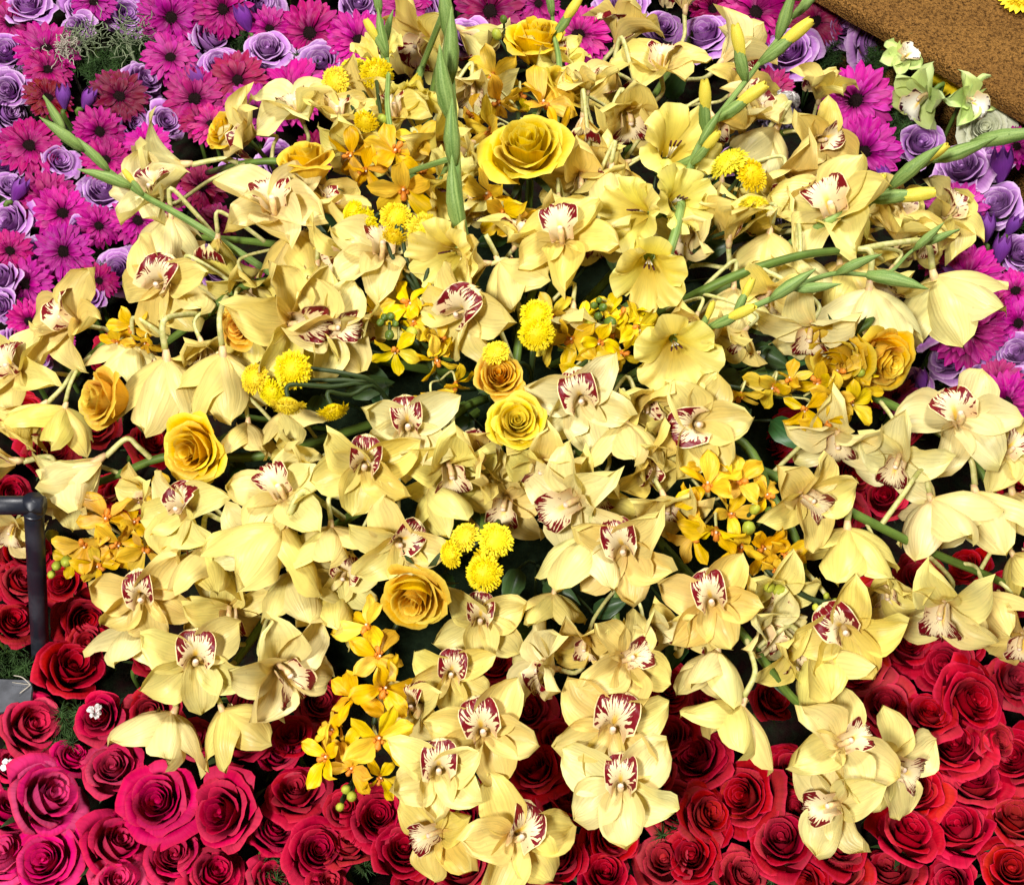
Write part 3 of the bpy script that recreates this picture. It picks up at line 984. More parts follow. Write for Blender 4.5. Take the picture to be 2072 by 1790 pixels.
# ---- golden orchids
def moka_spray(label, stem_px, blooms, buds=(), off=-0.02, tint=(0.80, 0.50, 0.012)):
    st = stem_curve(stem_px, off)
    root = thing('golden_orchid_spray', label, 'orchid spray', Matrix.Translation(FOAM), 'golden orchid sprays')
    t = MB()
    n = len(st)
    t.tube([p - FOAM for p in st], [0.0024] * n, 6)
    obj('stem', t.build('thin_stem', ['stem_dark']), root)
    q = random.Random(label)
    for (x, y, r, az, tilt, *e) in blooms:
        lift = e[0] if e else 0
        p = hit_dome(x, y, 0.0) - ray(x, y) * (lift * 0.01 + q.uniform(-0.004, 0.004))
        s = px2m(p, r) * 1.24
        rot = facing(p, az, tilt, q.uniform(0, 360) if len(e) < 2 else e[1])
        m = M4(rot, p - FOAM, s)
        bo = obj('bloom', MCORE, root, m)
        col = vary(tint, 0.012, 0.08, q)
        for a, sc in ((90, 1.0), (215, 1.02), (325, 1.02), (155, 0.98), (25, 0.98)):
            mm = (Matrix.Rotation(R(a + q.uniform(-10, 10)), 4, 'Z') @ Matrix.Rotation(-R(q.uniform(-8, 45)), 4, 'Y') @ Matrix.Rotation(q.uniform(-0.7, 0.7), 4, 'X') @ Matrix.Scale(sc * q.uniform(0.88, 1.1), 4))
            obj('petal', q.choice(MOKA), bo, mm, vary(col, 0.006, 0.06, q))
        n_ = rot @ Vector((0, 0, 1))
        e_ = min(st[6:], key=lambda c: (c - p).length)
        w = m.inverted()
        t = MB()
        t.tube([w @ (v - FOAM) for v in smooth_path([p, p - n_ * s * 0.5, e_], 4)], 0.045, 5)
        obj('flower_stalk', t.build('flower_stalk', ['pedicel']), bo)
    for (x, y, r, *mt) in buds:
        p = hit_dome(x, y, 0.015)
        s = px2m(p, r)
        e_ = min(st, key=lambda c: (c - p).length)
        t = MB()
        d = (p - e_).normalized()
        t.blob(p - FOAM, (s, s, s * 1.25), 9, 7, 0, mat=axis_frame(d), jit=0.1)
        t.tube([e_ - FOAM, p - FOAM], 0.0016, 5, 1)
        obj('bud', t.build('orchid_bud', [mt[0] if mt else 'bud_lime', 'stem_dark']), root)
    return root


moka_spray('golden orchid spray at the back between the yellow button mums', [(850, 470), (800, 380), (780, 280), (765, 240, 0.02)], [
    (798, 308, 58, 60, 35, 1), (818, 381, 62, 250, 25, 2.5, 90), (711, 311, 48, 230, 40, 0), (740, 340, 44, 260, 50, 0), (845, 285, 44, 90, 45, 0), (850, 350, 50, 330, 40, 0)],
    [(742, 236, 10, 'bud_olive'), (774, 245, 12), (765, 208, 6, 'bud_olive')])
moka_spray('golden orchid spray around the largest yellow rose', [(1050, 420), (1050, 300), (1045, 180, 0.01), (1020, 60, 0.02)], [
    (995, 262, 62, 200, 40, 0, 100), (1096, 214, 62, 60, 45, 1, 90), (1126, 268, 50, 30, 50, 0), (1143, 314, 48, 0, 45, 0), (992, 391, 58, 200, 40, 0, 90), (1019, 428, 54, 270, 40, 0),
    (1046, 448, 40, 300, 50, -1), (999, 150, 54, 220, 40, 0, 90), (1052, 187, 40, 270, 55, 0), (1009, 205, 48, 270, 50, 0), (960, 235, 44, 200, 50, 0)],
    [(1005, 70, 10), (1052, 83, 12), (1019, 40, 8, 'bud_olive')])
moka_spray('golden orchid spray with green bud tips between the mums and open orchids', [(900, 780), (850, 700), (800, 650, 0.02), (785, 630, 0.03)], [
    (828, 619, 52, 90, 35, 1), (801, 709, 44, 250, 35, 1), (868, 666, 48, 30, 40, 0), (882, 726, 42, 300, 45, 0), (872, 800, 46, 270, 60, 1), (922, 773, 44, 290, 60, 0), (758, 632, 42, 150, 45, 0), (840, 650, 42, 200, 35, 1),
    (890, 690, 36, 20, 40, 0)],
    [(778, 642, 8, 'bud_olive'), (790, 640, 9, 'bud_olive'), (770, 652, 8, 'bud_olive'), (788, 678, 10, 'bud_olive'), (833, 672, 12), (800, 655, 7, 'bud_olive')], tint=(0.84, 0.60, 0.014))
moka_spray('golden orchid spray with green bud tips beside the lowest gladiolus floret', [(1130, 780), (1170, 700), (1205, 650, 0.02), (1212, 605, 0.03)], [
    (1159, 683, 50, 220, 35, 1), (1213, 690, 46, 270, 35, 1), (1260, 645, 54, 60, 35, 0), (1256, 713, 46, 300, 35, 1), (1190, 745, 52, 270, 50, 0), (1287, 670, 50, 20, 40, 0), (1120, 690, 44, 200, 45, 0), (1230, 640, 46, 90, 35, 0),
    (1180, 650, 42, 120, 40, 0), (1240, 680, 44, 0, 30, 0), (1120, 640, 46, 150, 40, -1), (1310, 620, 44, 30, 45, -1)],
    [(1212, 607, 7, 'bud_olive'), (1202, 618, 8, 'bud_olive'), (1220, 622, 9, 'bud_olive'), (1193, 655, 12), (1235, 652, 12, 'bud_olive'), (1210, 640, 9, 'bud_olive')], tint=(0.82, 0.60, 0.014))
moka_spray('shaded golden orchid spray under the large yellow roses by dark leaves', [(1450, 780), (1560, 800), (1680, 800), (1750, 760, 0.01)], [
    (1499, 795, 46, 250, 60, 0), (1566, 778, 52, 260, 55, 0), (1660, 773, 52, 200, 45, 1), (1697, 756, 48, 100, 40, 1), (1730, 746, 42, 60, 45, 0), (1630, 826, 42, 250, 45, 1), (1668, 850, 44, 270, 40, 1), (1720, 816, 46, 330, 35, 1),
    (1600, 770, 40, 120, 50, 0), (1745, 790, 36, 20, 50, 0), (1690, 800, 44, 270, 30, 1.5), (1760, 745, 36, 60, 50, 0)],
    [(1742, 754, 9), (1762, 748, 12)], tint=(0.76, 0.50, 0.012))
moka_spray('golden orchid spray with round green buds beside an arched orchid stem', [(1350, 930), (1430, 1000), (1500, 1080), (1560, 1160, 0.02), (1650, 1215, 0.03), (1690, 1215, 0.03)], [
    (1432, 984, 62, 90, 30, 2, 90), (1492, 977, 54, 60, 40, 1), (1449, 1068, 60, 270, 60, 1.5, 90), (1549, 1004, 44, 30, 45, 1), (1405, 1084, 50, 230, 50, 0), (1543, 1104, 48, 300, 50, 0), (1583, 1114, 44, 330, 45, 0),
    (1475, 1040, 46, 0, 40, 0), (1570, 1150, 36, 280, 45, 0), (1500, 1100, 50, 270, 55, 0), (1400, 1030, 44, 180, 40, 0), (1430, 940, 46, 90, 50, 0)],
    [(1527, 1030, 11), (1556, 1033, 8, 'bud_olive'), (1515, 1068, 14), (1557, 1188, 11), (1577, 1194, 13), (1650, 1228, 7), (1672, 1205, 6), (1690, 1214, 5)], tint=(0.85, 0.52, 0.012))
moka_spray('bright golden orchid spray lying over the red roses under the orange-yellow rose', [(860, 1180), (800, 1270), (770, 1400), (740, 1530), (692, 1620)], [
    (748, 1268, 58, 160, 45, 0, 90), (765, 1330, 54, 60, 35, 1.5), (775, 1392, 62, 350, 22, 2.5, 60), (765, 1492, 66, 300, 16, 3.5, 80), (721, 1408, 50, 180, 40, 1), (714, 1552, 46, 220, 35, 2), (768, 1570, 42, 300, 40, 1),
    (664, 1530, 54, 190, 40, 2, 20), (676, 1480, 42, 150, 45, 1), (820, 1420, 46, 0, 50, 0), (700, 1510, 42, 200, 40, 1)],
    [(688, 1632, 9), (712, 1610, 11), (700, 1596, 10)], tint=(0.89, 0.56, 0.014))
moka_spray('brownish golden orchid spray with pale buds reaching to the black metal post', [(400, 1040), (320, 1070), (220, 1090), (130, 1110, 0.01)], [
    (174, 1101, 52, 230, 35, 1.5), (217, 1052, 54, 120, 35, 1), (294, 1108, 52, 270, 60, 1), (241, 1098, 46, 250, 45, 1), (321, 1005, 50, 80, 60, 0), (335, 1084, 46, 300, 50, 0), (200, 1140, 42, 260, 55, 0), (270, 1060, 44, 60, 45, 0),
    (150, 1130, 36, 220, 45, 0)],
    [(106, 1084, 13), (115, 1144, 10), (104, 1162, 8), (135, 1135, 12)], tint=(0.72, 0.44, 0.012))
moka_spray('golden orchids half hidden behind the dark curving orchid stem', [(420, 640), (330, 660), (260, 665)], [(268, 660, 40, 200, 45, 0), (240, 690, 36, 220, 50, 0), (295, 690, 34, 260, 55, -1)], (), tint=(0.78, 0.48, 0.012))


# ---- roses
def rose(name, label, kind, p, s, n, col, group, spin=None, q=rng, stem_to=None, model=None):
    heart, pets = model or q.choice(ROSES[kind])
    rot = axis_frame(n, q.uniform(0, 6.28) if spin is None else spin)
    m = M4(rot, p, s)
    root = thing(name, label, 'rose', m, group)
    c = vary(col, 0.004, 0.12, q)
    obj('heart', heart, root, None, c)
    for me in pets:
        mm = Matrix.Rotation(q.uniform(-0.06, 0.06), 4, 'X') @ Matrix.Rotation(q.uniform(-0.06, 0.06), 4, 'Y') @ Matrix.Rotation(q.uniform(-0.15, 0.15), 4, 'Z')
        obj('petal', me, root, mm, vary(c, 0.003, 0.10, q))
    w = m.inverted()
    nn = Vector(n).normalized()
    a = p - nn * s * 0.55
    e = stem_to or Vector((a.x - nn.x * 0.02, a.y - nn.y * 0.02, -0.07))
    t = MB()
    t.tube([w @ v for v in smooth_path([a, a - nn * s * 0.7, e], 4)], 0.0028 / s, 6)
    obj('stem', t.build('rose_stem', ['stem']), root)
    return root


def bed_normal(p, k=0.45, jit=0.22, q=rng):
    v = (CAM - p).normalized()
    n = Vector((0, 0, 1)).lerp(v, k)
    return (n + Vector((q.uniform(-jit, jit), q.uniform(-jit, jit), 0))).normalized()


def leaning(p, q, lo, hi, spread=40):
    # the bed's flowers lean up the slope, away from the viewer
    return facing(p, 90 + q.gauss(0, spread), q.uniform(lo, hi), 90) @ Vector((0, 0, 1))


RED_MARKS = [(100, 1300, 'beside the black metal post'), (60, 1420, 'below the grey sheet'), (180, 1500, 'below the tiny white blossom'), (345, 1560, 'around the white orchid bell'),
             (100, 1680, 'below the wide pinkish rose'), (480, 1620, 'below the tall half-open rose'), (690, 1560, 'under the bright golden orchids'), (640, 1720, 'below the tips of the golden orchids'),
             (900, 1720, 'under the hanging pair of orchids'), (1080, 1520, 'between the two hanging orchid sprays'), (1256, 1680, 'under the lowest bloom of the straight spray'),
             (1400, 1560, 'between the straight spray and the bell orchids'), (1500, 1680, 'below the orchid bells on the bare stem'), (1700, 1740, 'below the large double orchid bloom'),
             (1850, 1620, 'next to the large double orchid bloom'), (1800, 1330, 'below the arched orchid stem'), (2000, 1300, 'under the drooping bells at the arched stem end'),
             (1980, 1460, 'in the bed facing the drooping bells'), (2020, 1680, 'far from any orchid in the densest red bed'), (1700, 950, 'in shade behind the arched orchid stem'),
             (1600, 860, 'in shade below the golden orchids and dark leaves'), (60, 880, 'in shade beside the bare orchid stem'), (60, 1150, 'in shade behind the black post'),
             (260, 900, 'in shade by the creased yellow rose'), (560, 1460, 'in shade under the spray with the white bell'), (1000, 1350, 'in shade below the button mum group')]
BED_MARKS = [(200, 90, 'by the grey-green moss tangle'), (60, 60, 'by the pale moss wisp'), (130, 240, 'by the green tip of the slanting gladiolus'), (250, 380, 'by the lower buds of the slanting gladiolus'),
             (40, 350, 'across from the slanting gladiolus buds'), (60, 560, 'above the farthest-reaching orchid spray'), (240, 540, 'behind the dark curving orchid stem'), (330, 150, 'next to the moss and ferns'),
             (430, 100, 'around the upper purple tulips'), (420, 250, 'behind the side-turned orchids'), (600, 130, 'beside the thin-stalked button mums'), (560, 280, 'behind the yellow rose seen from behind'),
             (740, 40, 'around the budded gladiolus tip'), (850, 30, 'around the thick gladiolus stem'), (1000, 30, 'behind the tall half-open yellow rose'), (1170, 50, 'by the short gladiolus tip'),
             (1350, 40, 'behind the tall orchid spray'), (1530, 50, 'around the gladiolus leaning to the board'), (1700, 60, 'along the brown board edge'), (1740, 250, 'next to the brown-lipped orchid'),
             (1900, 300, 'below the green orchids'), (2040, 260, 'by the greenish white rose'), (1950, 420, 'below the gladiolus with yellow-tipped buds'), (1990, 520, 'around the paired purple tulips'),
             (1950, 680, 'below the large drooping orchid bell'), (2050, 800, 'above the star-shaped orchid blooms'), (470, 560, 'under the wide upturned orchid')]


# the bed goes on a little beyond the picture
q = random.Random(40)
OUTER_RED, OUTER_LAV, OUTER_GERB = [], [], []
for k in range(2):
    for y in range(60, 1780, 105):
        for x, first_red in ((-75 - 115 * k, 760), (2150 + 115 * k, 900)):
            x, y_ = x + q.uniform(-18, 18), y + 50 * k + q.uniform(-20, 20)
            if x > 1000 and y < 330:
                continue
            (OUTER_RED if y_ > first_red else OUTER_LAV if q.random() < 0.45 else OUTER_GERB).append((x, y_))
    for x in range(-150, 2260, 125):
        OUTER_RED.append((x + 60 * k + q.uniform(-20, 20), 1872 + 115 * k + q.uniform(-15, 15)))
    for x in range(-60, 1480, 88):
        (OUTER_LAV if q.random() < 0.45 else OUTER_GERB).append((x + 44 * k + q.uniform(-12, 12), -62 - 62 * k))


def outside(x, y):
    return x < -20 or x > 2092 or y < -25 or y > 1815


def landmark(x, y, marks):
    if outside(x, y):
        return 'in the outermost rows of the bed'
    return min(marks, key=lambda m: (m[0] - x) ** 2 + (m[1] - y) ** 2)[2]


REDS = """144,1358,80 60,1469,74 90,1616,84 231,1559,66 325,1623,76 458,1643,84 231,1713,74 97,1743,76 12,1740,70 552,1686,58 478,1505,76 592,1492,56
599,1609,64 355,1735,74 430,1775,68 642,1726,68 168,1251,58 22,1262,50 207,1450,62 311,1438,60 145,1535,42 234,1790,58 545,1785,52 765,1656,66 818,1722,72
939,1760,74 1129,1740,66 1233,1700,72 1225,1775,58 1347,1745,72 1069,1442,58 1086,1560,62 1140,1626,64 1357,1502,60 1347,1398,60 1370,1636,66 840,1785,56
1015,1610,54 705,1716,56 1512,1613,70 1583,1706,74 1794,1432,62 1834,1305,66 1957,1418,76 1934,1516,72 1968,1589,66 2061,1539,66 1834,1693,70 1944,1686,72
2051,1666,70 1402,1733,68 1500,1778,64 1700,1772,60 1804,1770,62 1917,1348,62 2048,1378,62 1780,1221,54 1947,1295,58 1743,1352,56 1850,1602,64 1415,1540,64
1425,1650,60 1693,1715,60 1616,1640,50 2045,1760,66 1930,1785,60 15,1640,56 20,1550,40 400,1500,54 700,1640,54 660,1800,56 1050,1790,60 1600,1560,56 1640,1790,50
1290,1420,50 640,1420,52 560,1530,50 500,1420,50 1180,1450,48 1430,1420,50 1560,1420,48 1000,1350,46 1880,1450,52 1750,1600,50 2010,1500,50 1130,1500,52 940,1660,50 1320,1570,52
40,1180,52 45,1120,50 100,920,54 50,840,52 230,720,42 300,900,50 130,1180,46 240,1000,46 200,860,44 20,1000,40 300,1330,46 180,1300,44 1600,870,54 1790,790,46 1720,960,52 1700,1050,54
1790,1010,50 1640,900,46 1960,1150,46 2050,1200,46 1560,900,46 1860,1170,48 2060,980,40 1830,880,40"""
RED_SPOTS = [tuple(float(c) for c in w.split(',')) for w in REDS.split()] + [(x, y, 62) for x, y in OUTER_RED]
q = random.Random(21)
for (x, y, r) in RED_SPOTS:
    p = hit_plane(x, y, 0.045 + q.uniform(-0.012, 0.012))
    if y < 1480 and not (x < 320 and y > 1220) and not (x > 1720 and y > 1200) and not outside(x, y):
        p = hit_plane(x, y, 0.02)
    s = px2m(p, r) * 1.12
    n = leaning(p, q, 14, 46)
    pink = sstep(900, -50, x) * sstep(1350, 1650, y)  # pinker and brighter towards lower left: nearness to the lamp put into the colour
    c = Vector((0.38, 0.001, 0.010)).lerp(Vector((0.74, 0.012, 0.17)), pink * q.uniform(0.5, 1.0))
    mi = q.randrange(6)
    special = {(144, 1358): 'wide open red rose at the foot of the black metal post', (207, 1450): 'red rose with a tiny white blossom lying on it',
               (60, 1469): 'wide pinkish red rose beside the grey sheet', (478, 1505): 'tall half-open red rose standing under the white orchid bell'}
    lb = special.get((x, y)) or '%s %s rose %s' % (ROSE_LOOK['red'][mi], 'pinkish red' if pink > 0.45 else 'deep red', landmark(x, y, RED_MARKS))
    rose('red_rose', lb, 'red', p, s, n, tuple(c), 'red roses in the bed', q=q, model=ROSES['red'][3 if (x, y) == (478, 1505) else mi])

LAVS = """57,20,48 164,17,36 254,33,42 157,60,36 522,13,54 425,84,50 542,104,44 652,134,52 288,167,44 13,110,46 20,187,42 13,231,40 268,248,38 335,248,38 117,328,38 10,341,42 22,380,36
214,391,52 228,355,40 27,452,50 64,522,42 244,549,46 290,552,38 8,565,42 432,542,40 475,348,32 445,134,40 167,592,38 178,608,38 10,620,36 40,690,42 70,725,36 725,13,46 945,77,42 1260,17,54
1425,77,54 1600,110,54 1703,57,42 1763,90,56 1860,294,50 1947,345,58 2011,321,46 2018,422,54 2061,515,44 1931,726,60 2062,720,48 2070,853,44 1867,666,42 2068,776,38 480,560,36 60,1,30 1050,20,40 560,330,40 870,30,40
1340,60,40 1480,330,36 1850,780,36 1990,880,40 160,470,34 1980,760,34"""
q = random.Random(22)
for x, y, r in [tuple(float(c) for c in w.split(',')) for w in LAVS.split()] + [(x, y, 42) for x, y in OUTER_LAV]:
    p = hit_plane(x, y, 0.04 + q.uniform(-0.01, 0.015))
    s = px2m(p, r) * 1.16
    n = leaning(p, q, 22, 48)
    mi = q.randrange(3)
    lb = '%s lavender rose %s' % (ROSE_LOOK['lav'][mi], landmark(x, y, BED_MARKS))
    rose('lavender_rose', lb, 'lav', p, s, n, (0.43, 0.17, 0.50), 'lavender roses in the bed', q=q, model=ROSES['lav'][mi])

YROSES = [
    (1066, 312, 92, 95, 42, 4.5, 0, 'large open yellow rose standing high at the back of the bouquet', (0.92, 0.62, 0.02)),
    (1085, 95, 66, 88, 64, 5.5, 1, 'half-open yellow rose on a tall stem behind the largest yellow rose', (0.90, 0.60, 0.02)),
    (622, 340, 62, 100, 68, 4.5, 1, 'yellow rose seen from behind beside the upturned orchid bloom', (0.88, 0.56, 0.015)),
    (222, 808, 66, 175, 62, 5, 1, 'deep yellow half-open rose on its side beside the two orchid bells', (0.86, 0.48, 0.01)),
    (400, 908, 78, 195, 38, 2.5, 2, 'creased yellow rose hanging under the two orchid bells', (0.90, 0.60, 0.02)),
    (1010, 765, 54, 95, 22, 2.5, 0, 'small orange-yellow rose above the small lemon rose', (0.90, 0.46, 0.012)),
    (1046, 855, 62, 80, 14, 3.5, 2, 'small lemon yellow rose with green sepals in the centre', (0.92, 0.66, 0.03)),
    (490, 657, 52, 190, 30, 3, 2, 'small orange-yellow rose beside the pair of red lips', (0.90, 0.46, 0.015)),
    (845, 1195, 80, 245, 42, 2.5, 0, 'orange-yellow rose above the bright golden orchids', (0.95, 0.58, 0.012)),
    (1700, 715, 80, 240, 40, 1, 2, 'large yellow rose half hidden behind orchid bells by the shaded golden orchids', (0.88, 0.54, 0.015)),
    (1778, 720, 76, 330, 45, 1, 0, 'golden yellow rose behind orchid bells beside round green buds', (0.86, 0.48, 0.012)),
    (462, 270, 46, 150, 60, 2, 1, 'yellow rose peeping out from behind the side-turned orchids', (0.90, 0.58, 0.015)),
    (1130, 190, 60, 50, 70, 0, 1, 'yellow rose tucked between the upright orchids and the tall half-open rose', (0.88, 0.62, 0.04)),
]
q = random.Random(23)
for (x, y, r, az, tilt, lift, mi, lb, c) in YROSES:
    p = hit_dome(x, y) - ray(x, y) * lift * 0.01
    rot = facing(p, az, tilt, 90)
    n = rot @ Vector((0, 0, 1))
    s = px2m(p, r) * (1.18 if mi == 0 else 1.4 if mi == 1 else 1.12)
    rose('yellow_rose', lb, 'yel', p, s, n, c, 'yellow roses in the bouquet', q=q, stem_to=FOAM.lerp(Vector((p.x, p.y, FOAM.z)), 0.5), model=ROSES['yel'][mi])

p = hit_plane(1992, 262, 0.065)
wr = rose('white_rose', 'greenish white rose beside the green orchids', 'white', p, px2m(p, 58), bed_normal(p, 0.6, 0.1), (0.86, 0.87, 0.60), None)


# ---- gerberas
def gerbera(label, p, s, n, col, q):
    m = M4(axis_frame(n, q.uniform(0, 6.28)), p, s)
    root = thing('gerbera', label, 'gerbera', m, 'gerberas in the bed')
    c = vary(col, 0.022, 0.22, q)
    obj('centre', q.choice(GCORE), root, None, c)
    for ring, (cnt, sc, z, up) in enumerate(((22, 1.0, 0.0, 1), (20, 0.92, 0.02, 6), (16, 0.68, 0.04, 11))):
        for i in range(cnt):
            a = 2 * math.pi * (i + 0.5 * ring) / cnt + q.uniform(-0.07, 0.07)
            mm = (Matrix.Translation((0, 0, z + q.uniform(-0.01, 0.01))) @ Matrix.Rotation(a, 4, 'Z') @ Matrix.Rotation(-R(up + q.uniform(-8, 8)), 4, 'Y')
                  @ Matrix.Rotation(q.uniform(-0.3, 0.3), 4, 'X') @ Matrix.Diagonal((sc * q.uniform(0.92, 1.05), 1.0, 1, 1)))
            obj('ray_petal', q.choice(GPET), root, mm, vary(c, 0.006, 0.06, q))
    nn = Vector(n).normalized()
    w = m.inverted()
    a = p - nn * s * 0.1
    t = MB()
    t.tube([w @ v for v in smooth_path([a, a - nn * 0.02, Vector((a.x - nn.x * 0.03, a.y - nn.y * 0.03, -0.07))], 4)], 0.0028 / s, 6)
    obj('stem', t.build('gerbera_stem', ['stem']), root)


GERBS = """345,37,66,0 452,20,60,0 95,104,64,0 345,120,58,0 629,69,72,0 482,164,60,1 395,201,66,0 241,197,58,2 60,298,64,0 201,268,54,0 515,228,66,0 592,190,78,0 95,405,62,0 130,509,60,0
127,432,58,0 278,448,54,0 200,458,46,0 214,325,50,0 298,298,52,0 97,200,50,2 54,575,56,0 20,509,46,0 428,254,50,0 190,6,46,0 545,60,46,0 405,250,44,1 97,144,50,1 200,570,40,1 60,650,46,0 110,690,42,0
495,570,42,0 480,600,40,1 725,85,66,0 992,25,74,1 818,20,60,0 1170,75,70,0 1526,30,78,0 1650,45,60,1 1733,206,76,0 1748,310,76,0 1556,187,52,1 1931,432,66,0 1957,562,70,0 2058,235,46,0 2055,590,50,0
2055,298,46,0 1957,673,74,0 2034,816,64,0 2018,773,50,0 2058,655,54,0 1814,803,42,1 20,50,46,0 330,400,46,0 410,380,50,1 700,180,56,0 640,310,50,1 1090,10,46,0 1440,20,50,1 1900,520,46,1 150,600,40,0 1990,620,44,1
20,30,36,1 440,450,44,1"""
q = random.Random(24)
GC = [(0.47, 0.002, 0.22), (0.34, 0.002, 0.10), (0.16, 0.001, 0.02)]
for x, y, r, ci in [tuple(float(c) for c in w.split(',')) for w in GERBS.split()] + [(x, y, 56, i % 2) for i, (x, y) in enumerate(OUTER_GERB)]:
    p = hit_plane(x, y, 0.055 + q.uniform(-0.012, 0.012))
    s = px2m(p, r) * 1.04
    n = bed_normal(p, 0.62, 0.30, q)
    hue = ('hot pink', 'raspberry red', 'dark red')[int(ci)]
    lb = '%s%s gerbera %s' % ('large ' if r > 62 else 'small ' if r < 48 else '', hue, landmark(x, y, BED_MARKS))
    gerbera(lb, p, s, n, GC[int(ci)], q)

# ---- tulips
q = random.Random(25)
for (x, y, r, az) in [(502, 57, 32, 110), (411, 177, 32, 120), (130, 214, 28, 90), (171, 214, 26, 60), (1864, 435, 28, 120), (1994, 482, 34, 90), (2021, 525, 34, 80), (2024, 361, 42, 90), (1934, 562, 28, 150),
                      (1797, 368, 24, 120), (1867, 783, 26, 100), (30, 400, 30, 60), (2040, 470, 26, 60)]:
    p = hit_plane(x, y, 0.06)
    s = px2m(p, r) * 1.15
    rot = facing(p, az, 66, 0)
    m = M4(rot, p, s)
    root = thing('tulip', 'closed purple tulip ' + ('between gerberas near the grey-green moss' if x < 1000 else 'beside lavender roses on the brown board side'), 'tulip', m, 'purple tulips in the bed')
    for i in range(6):
        obj('petal', TUL[i % 3], root, Matrix.Rotation(i * 1.047, 4, 'Z') @ Matrix.Scale(1 - 0.06 * (i % 2), 4), vary((0.24, 0.05, 0.36), 0.02, 0.15, q))
    t = MB()
    w = m.inverted()
    nn = rot @ Vector((0, 0, 1))
    t.tube([w @ v for v in smooth_path([p - nn * s * 0.25, p - nn * s * 0.9, Vector((p.x, p.y + 0.02, -0.07))], 4)], 0.0028 / s, 6)
    obj('stem', t.build('tulip_stem', ['stem']), root)


# ---- gladiolus
def glad_spike(label, path, rad, buds, florets, off=0.0):
    """path: pixels with height offset, from the heart of the bouquet to the tip"""
    pts = [hit_dome(x, y, off + (e[0] if e else 0)) for x, y, *e in path]
    st = smooth_path([FOAM.lerp(Vector((pts[0].x, pts[0].y, FOAM.z)), 0.4), *pts], 8)
    root = thing('gladiolus', label, 'gladiolus', Matrix.Translation(FOAM), 'yellow gladioli in the bouquet')
    n = len(st)
    t = MB()
    t.tube([p - FOAM for p in st], [0.8 * rad * (1.1 - 0.75 * i / n) for i in range(n)], 9)
    obj('stem', t.build('gladiolus_stem', ['bud_green']), root)
    q = random.Random(label)
    for (x, y, ln, ang, out, yel, *lf) in buds:       # bud base, length px, direction in the picture, tilt to the viewer
        base = min(st, key=lambda c: ((c - CAM).normalized() - ray(x, y)).length)
        base = base - ray(x, y) * (lf[0] * 0.01 if lf else 0.004)
        d = facing(base, ang, 90 - out, ang + 90) @ Vector((0, 0, 1))
        s = px2m(base, ln)
        obj('bud', BUDY if yel else BUD, root, M4(axis_frame(d, q.uniform(0, 6.28)), base - FOAM, s) @ Matrix.Diagonal((0.82, 0.82, q.uniform(0.95, 1.08), 1)))
    for (x, y, r, az, tilt, lift) in florets:
        p = hit_dome(x, y) - ray(x, y) * lift * 0.01
        s = px2m(p, r) * 1.42
        rot = facing(p, az, tilt, q.uniform(60, 120))
        m = M4(rot, p - FOAM, s)
        fo = obj('floret', GLCORE, root, m)
        col = vary((0.92, 0.79, 0.16), 0.006, 0.04, q)
        for i in range(6):
            mm = Matrix.Rotation(R(60 * i + 30 + q.uniform(-6, 6)), 4, 'Z') @ Matrix.Rotation(R(q.uniform(-8, 8)), 4, 'Y') @ Matrix.Diagonal((q.uniform(0.92, 1.08), q.uniform(0.95, 1.12), 1 - 0.04 * (i % 2), 1))
            obj('tepal', q.choice(GLAD), fo, mm, vary(col, 0.005, 0.03, q))
        nn = rot @ Vector((0, 0, 1))
        e = min(st, key=lambda c: (c - p).length)
        w = m.inverted()
        t = MB()
        t.tube([w @ (v - FOAM) for v in smooth_path([p - nn * s * 0.6, p - nn * s * 0.9, e], 3)], 0.07, 6)
        obj('tube', t.build('floret_tube', ['bud_green']), fo)
    return root


glad_spike('slender gladiolus spike of green buds reaching over the gerberas', [(420, 470), (290, 395, 0.03), (200, 330, 0.05), (130, 265, 0.06), (88, 195, 0.07)], 0.0045, [
    (130, 262, 80, 115, 0, 0), (165, 310, 105, 140, 5, 0), (215, 355, 85, 130, 5, 0), (262, 382, 100, 160, 5, 0), (290, 385, 55, 125, 5, 1)], [])
glad_spike('thick upright gladiolus stem of clasping green bracts', [(932, 470, 0.02), (918, 300, 0.05), (910, 150, 0.08), (905, 20, 0.1), (903, -60, 0.12)], 0.0085, [
    (935, 455, 150, 97, 10, 0, 0.54), (925, 330, 140, 92, 10, 0, 0.54), (915, 250, 150, 100, 10, 0, 0.54), (912, 160, 140, 88, 10, 0, 0.54), (908, 80, 130, 95, 10, 0, 0.54)],
    [(908, 515, 82, 200, 25, 3), (885, 385, 66, 330, 55, 1), (838, 185, 62, 250, 45, 2), (905, 355, 56, 60, 60, 1)])
glad_spike('gladiolus spike of green buds at the back above the button mums', [(800, 300), (785, 130, 0.03), (770, 40, 0.05), (762, -40, 0.06)], 0.004, [
    (783, 110, 90, 100, 5, 0), (778, 95, 70, 75, 5, 0), (780, 110, 75, 120, 10, 1), (768, 30, 80, 95, 5, 0)], [(768, 118, 60, 100, 60, 1)])
glad_spike('gladiolus with open florets in a row and a budded tip leaning to the brown board', [(1330, 560), (1390, 360, 0.02), (1430, 270, 0.05), (1520, 150, 0.07), (1580, 70, 0.08), (1640, -20, 0.09)], 0.0055, [
    (1420, 290, 85, 60, 10, 0), (1432, 270, 100, 95, 20, 1), (1450, 245, 105, 35, 10, 1), (1505, 165, 105, 105, 12, 1), (1535, 130, 110, 40, 10, 1), (1570, 80, 110, 75, 8, 0), (1600, 40, 80, 45, 8, 0), (1410, 330, 80, 50, 25, 1)],
    [(1362, 305, 88, 60, 30, 3), (1372, 408, 72, 20, 30, 3.5), (1290, 432, 80, 180, 32, 3), (1312, 540, 88, 270, 24, 3)])
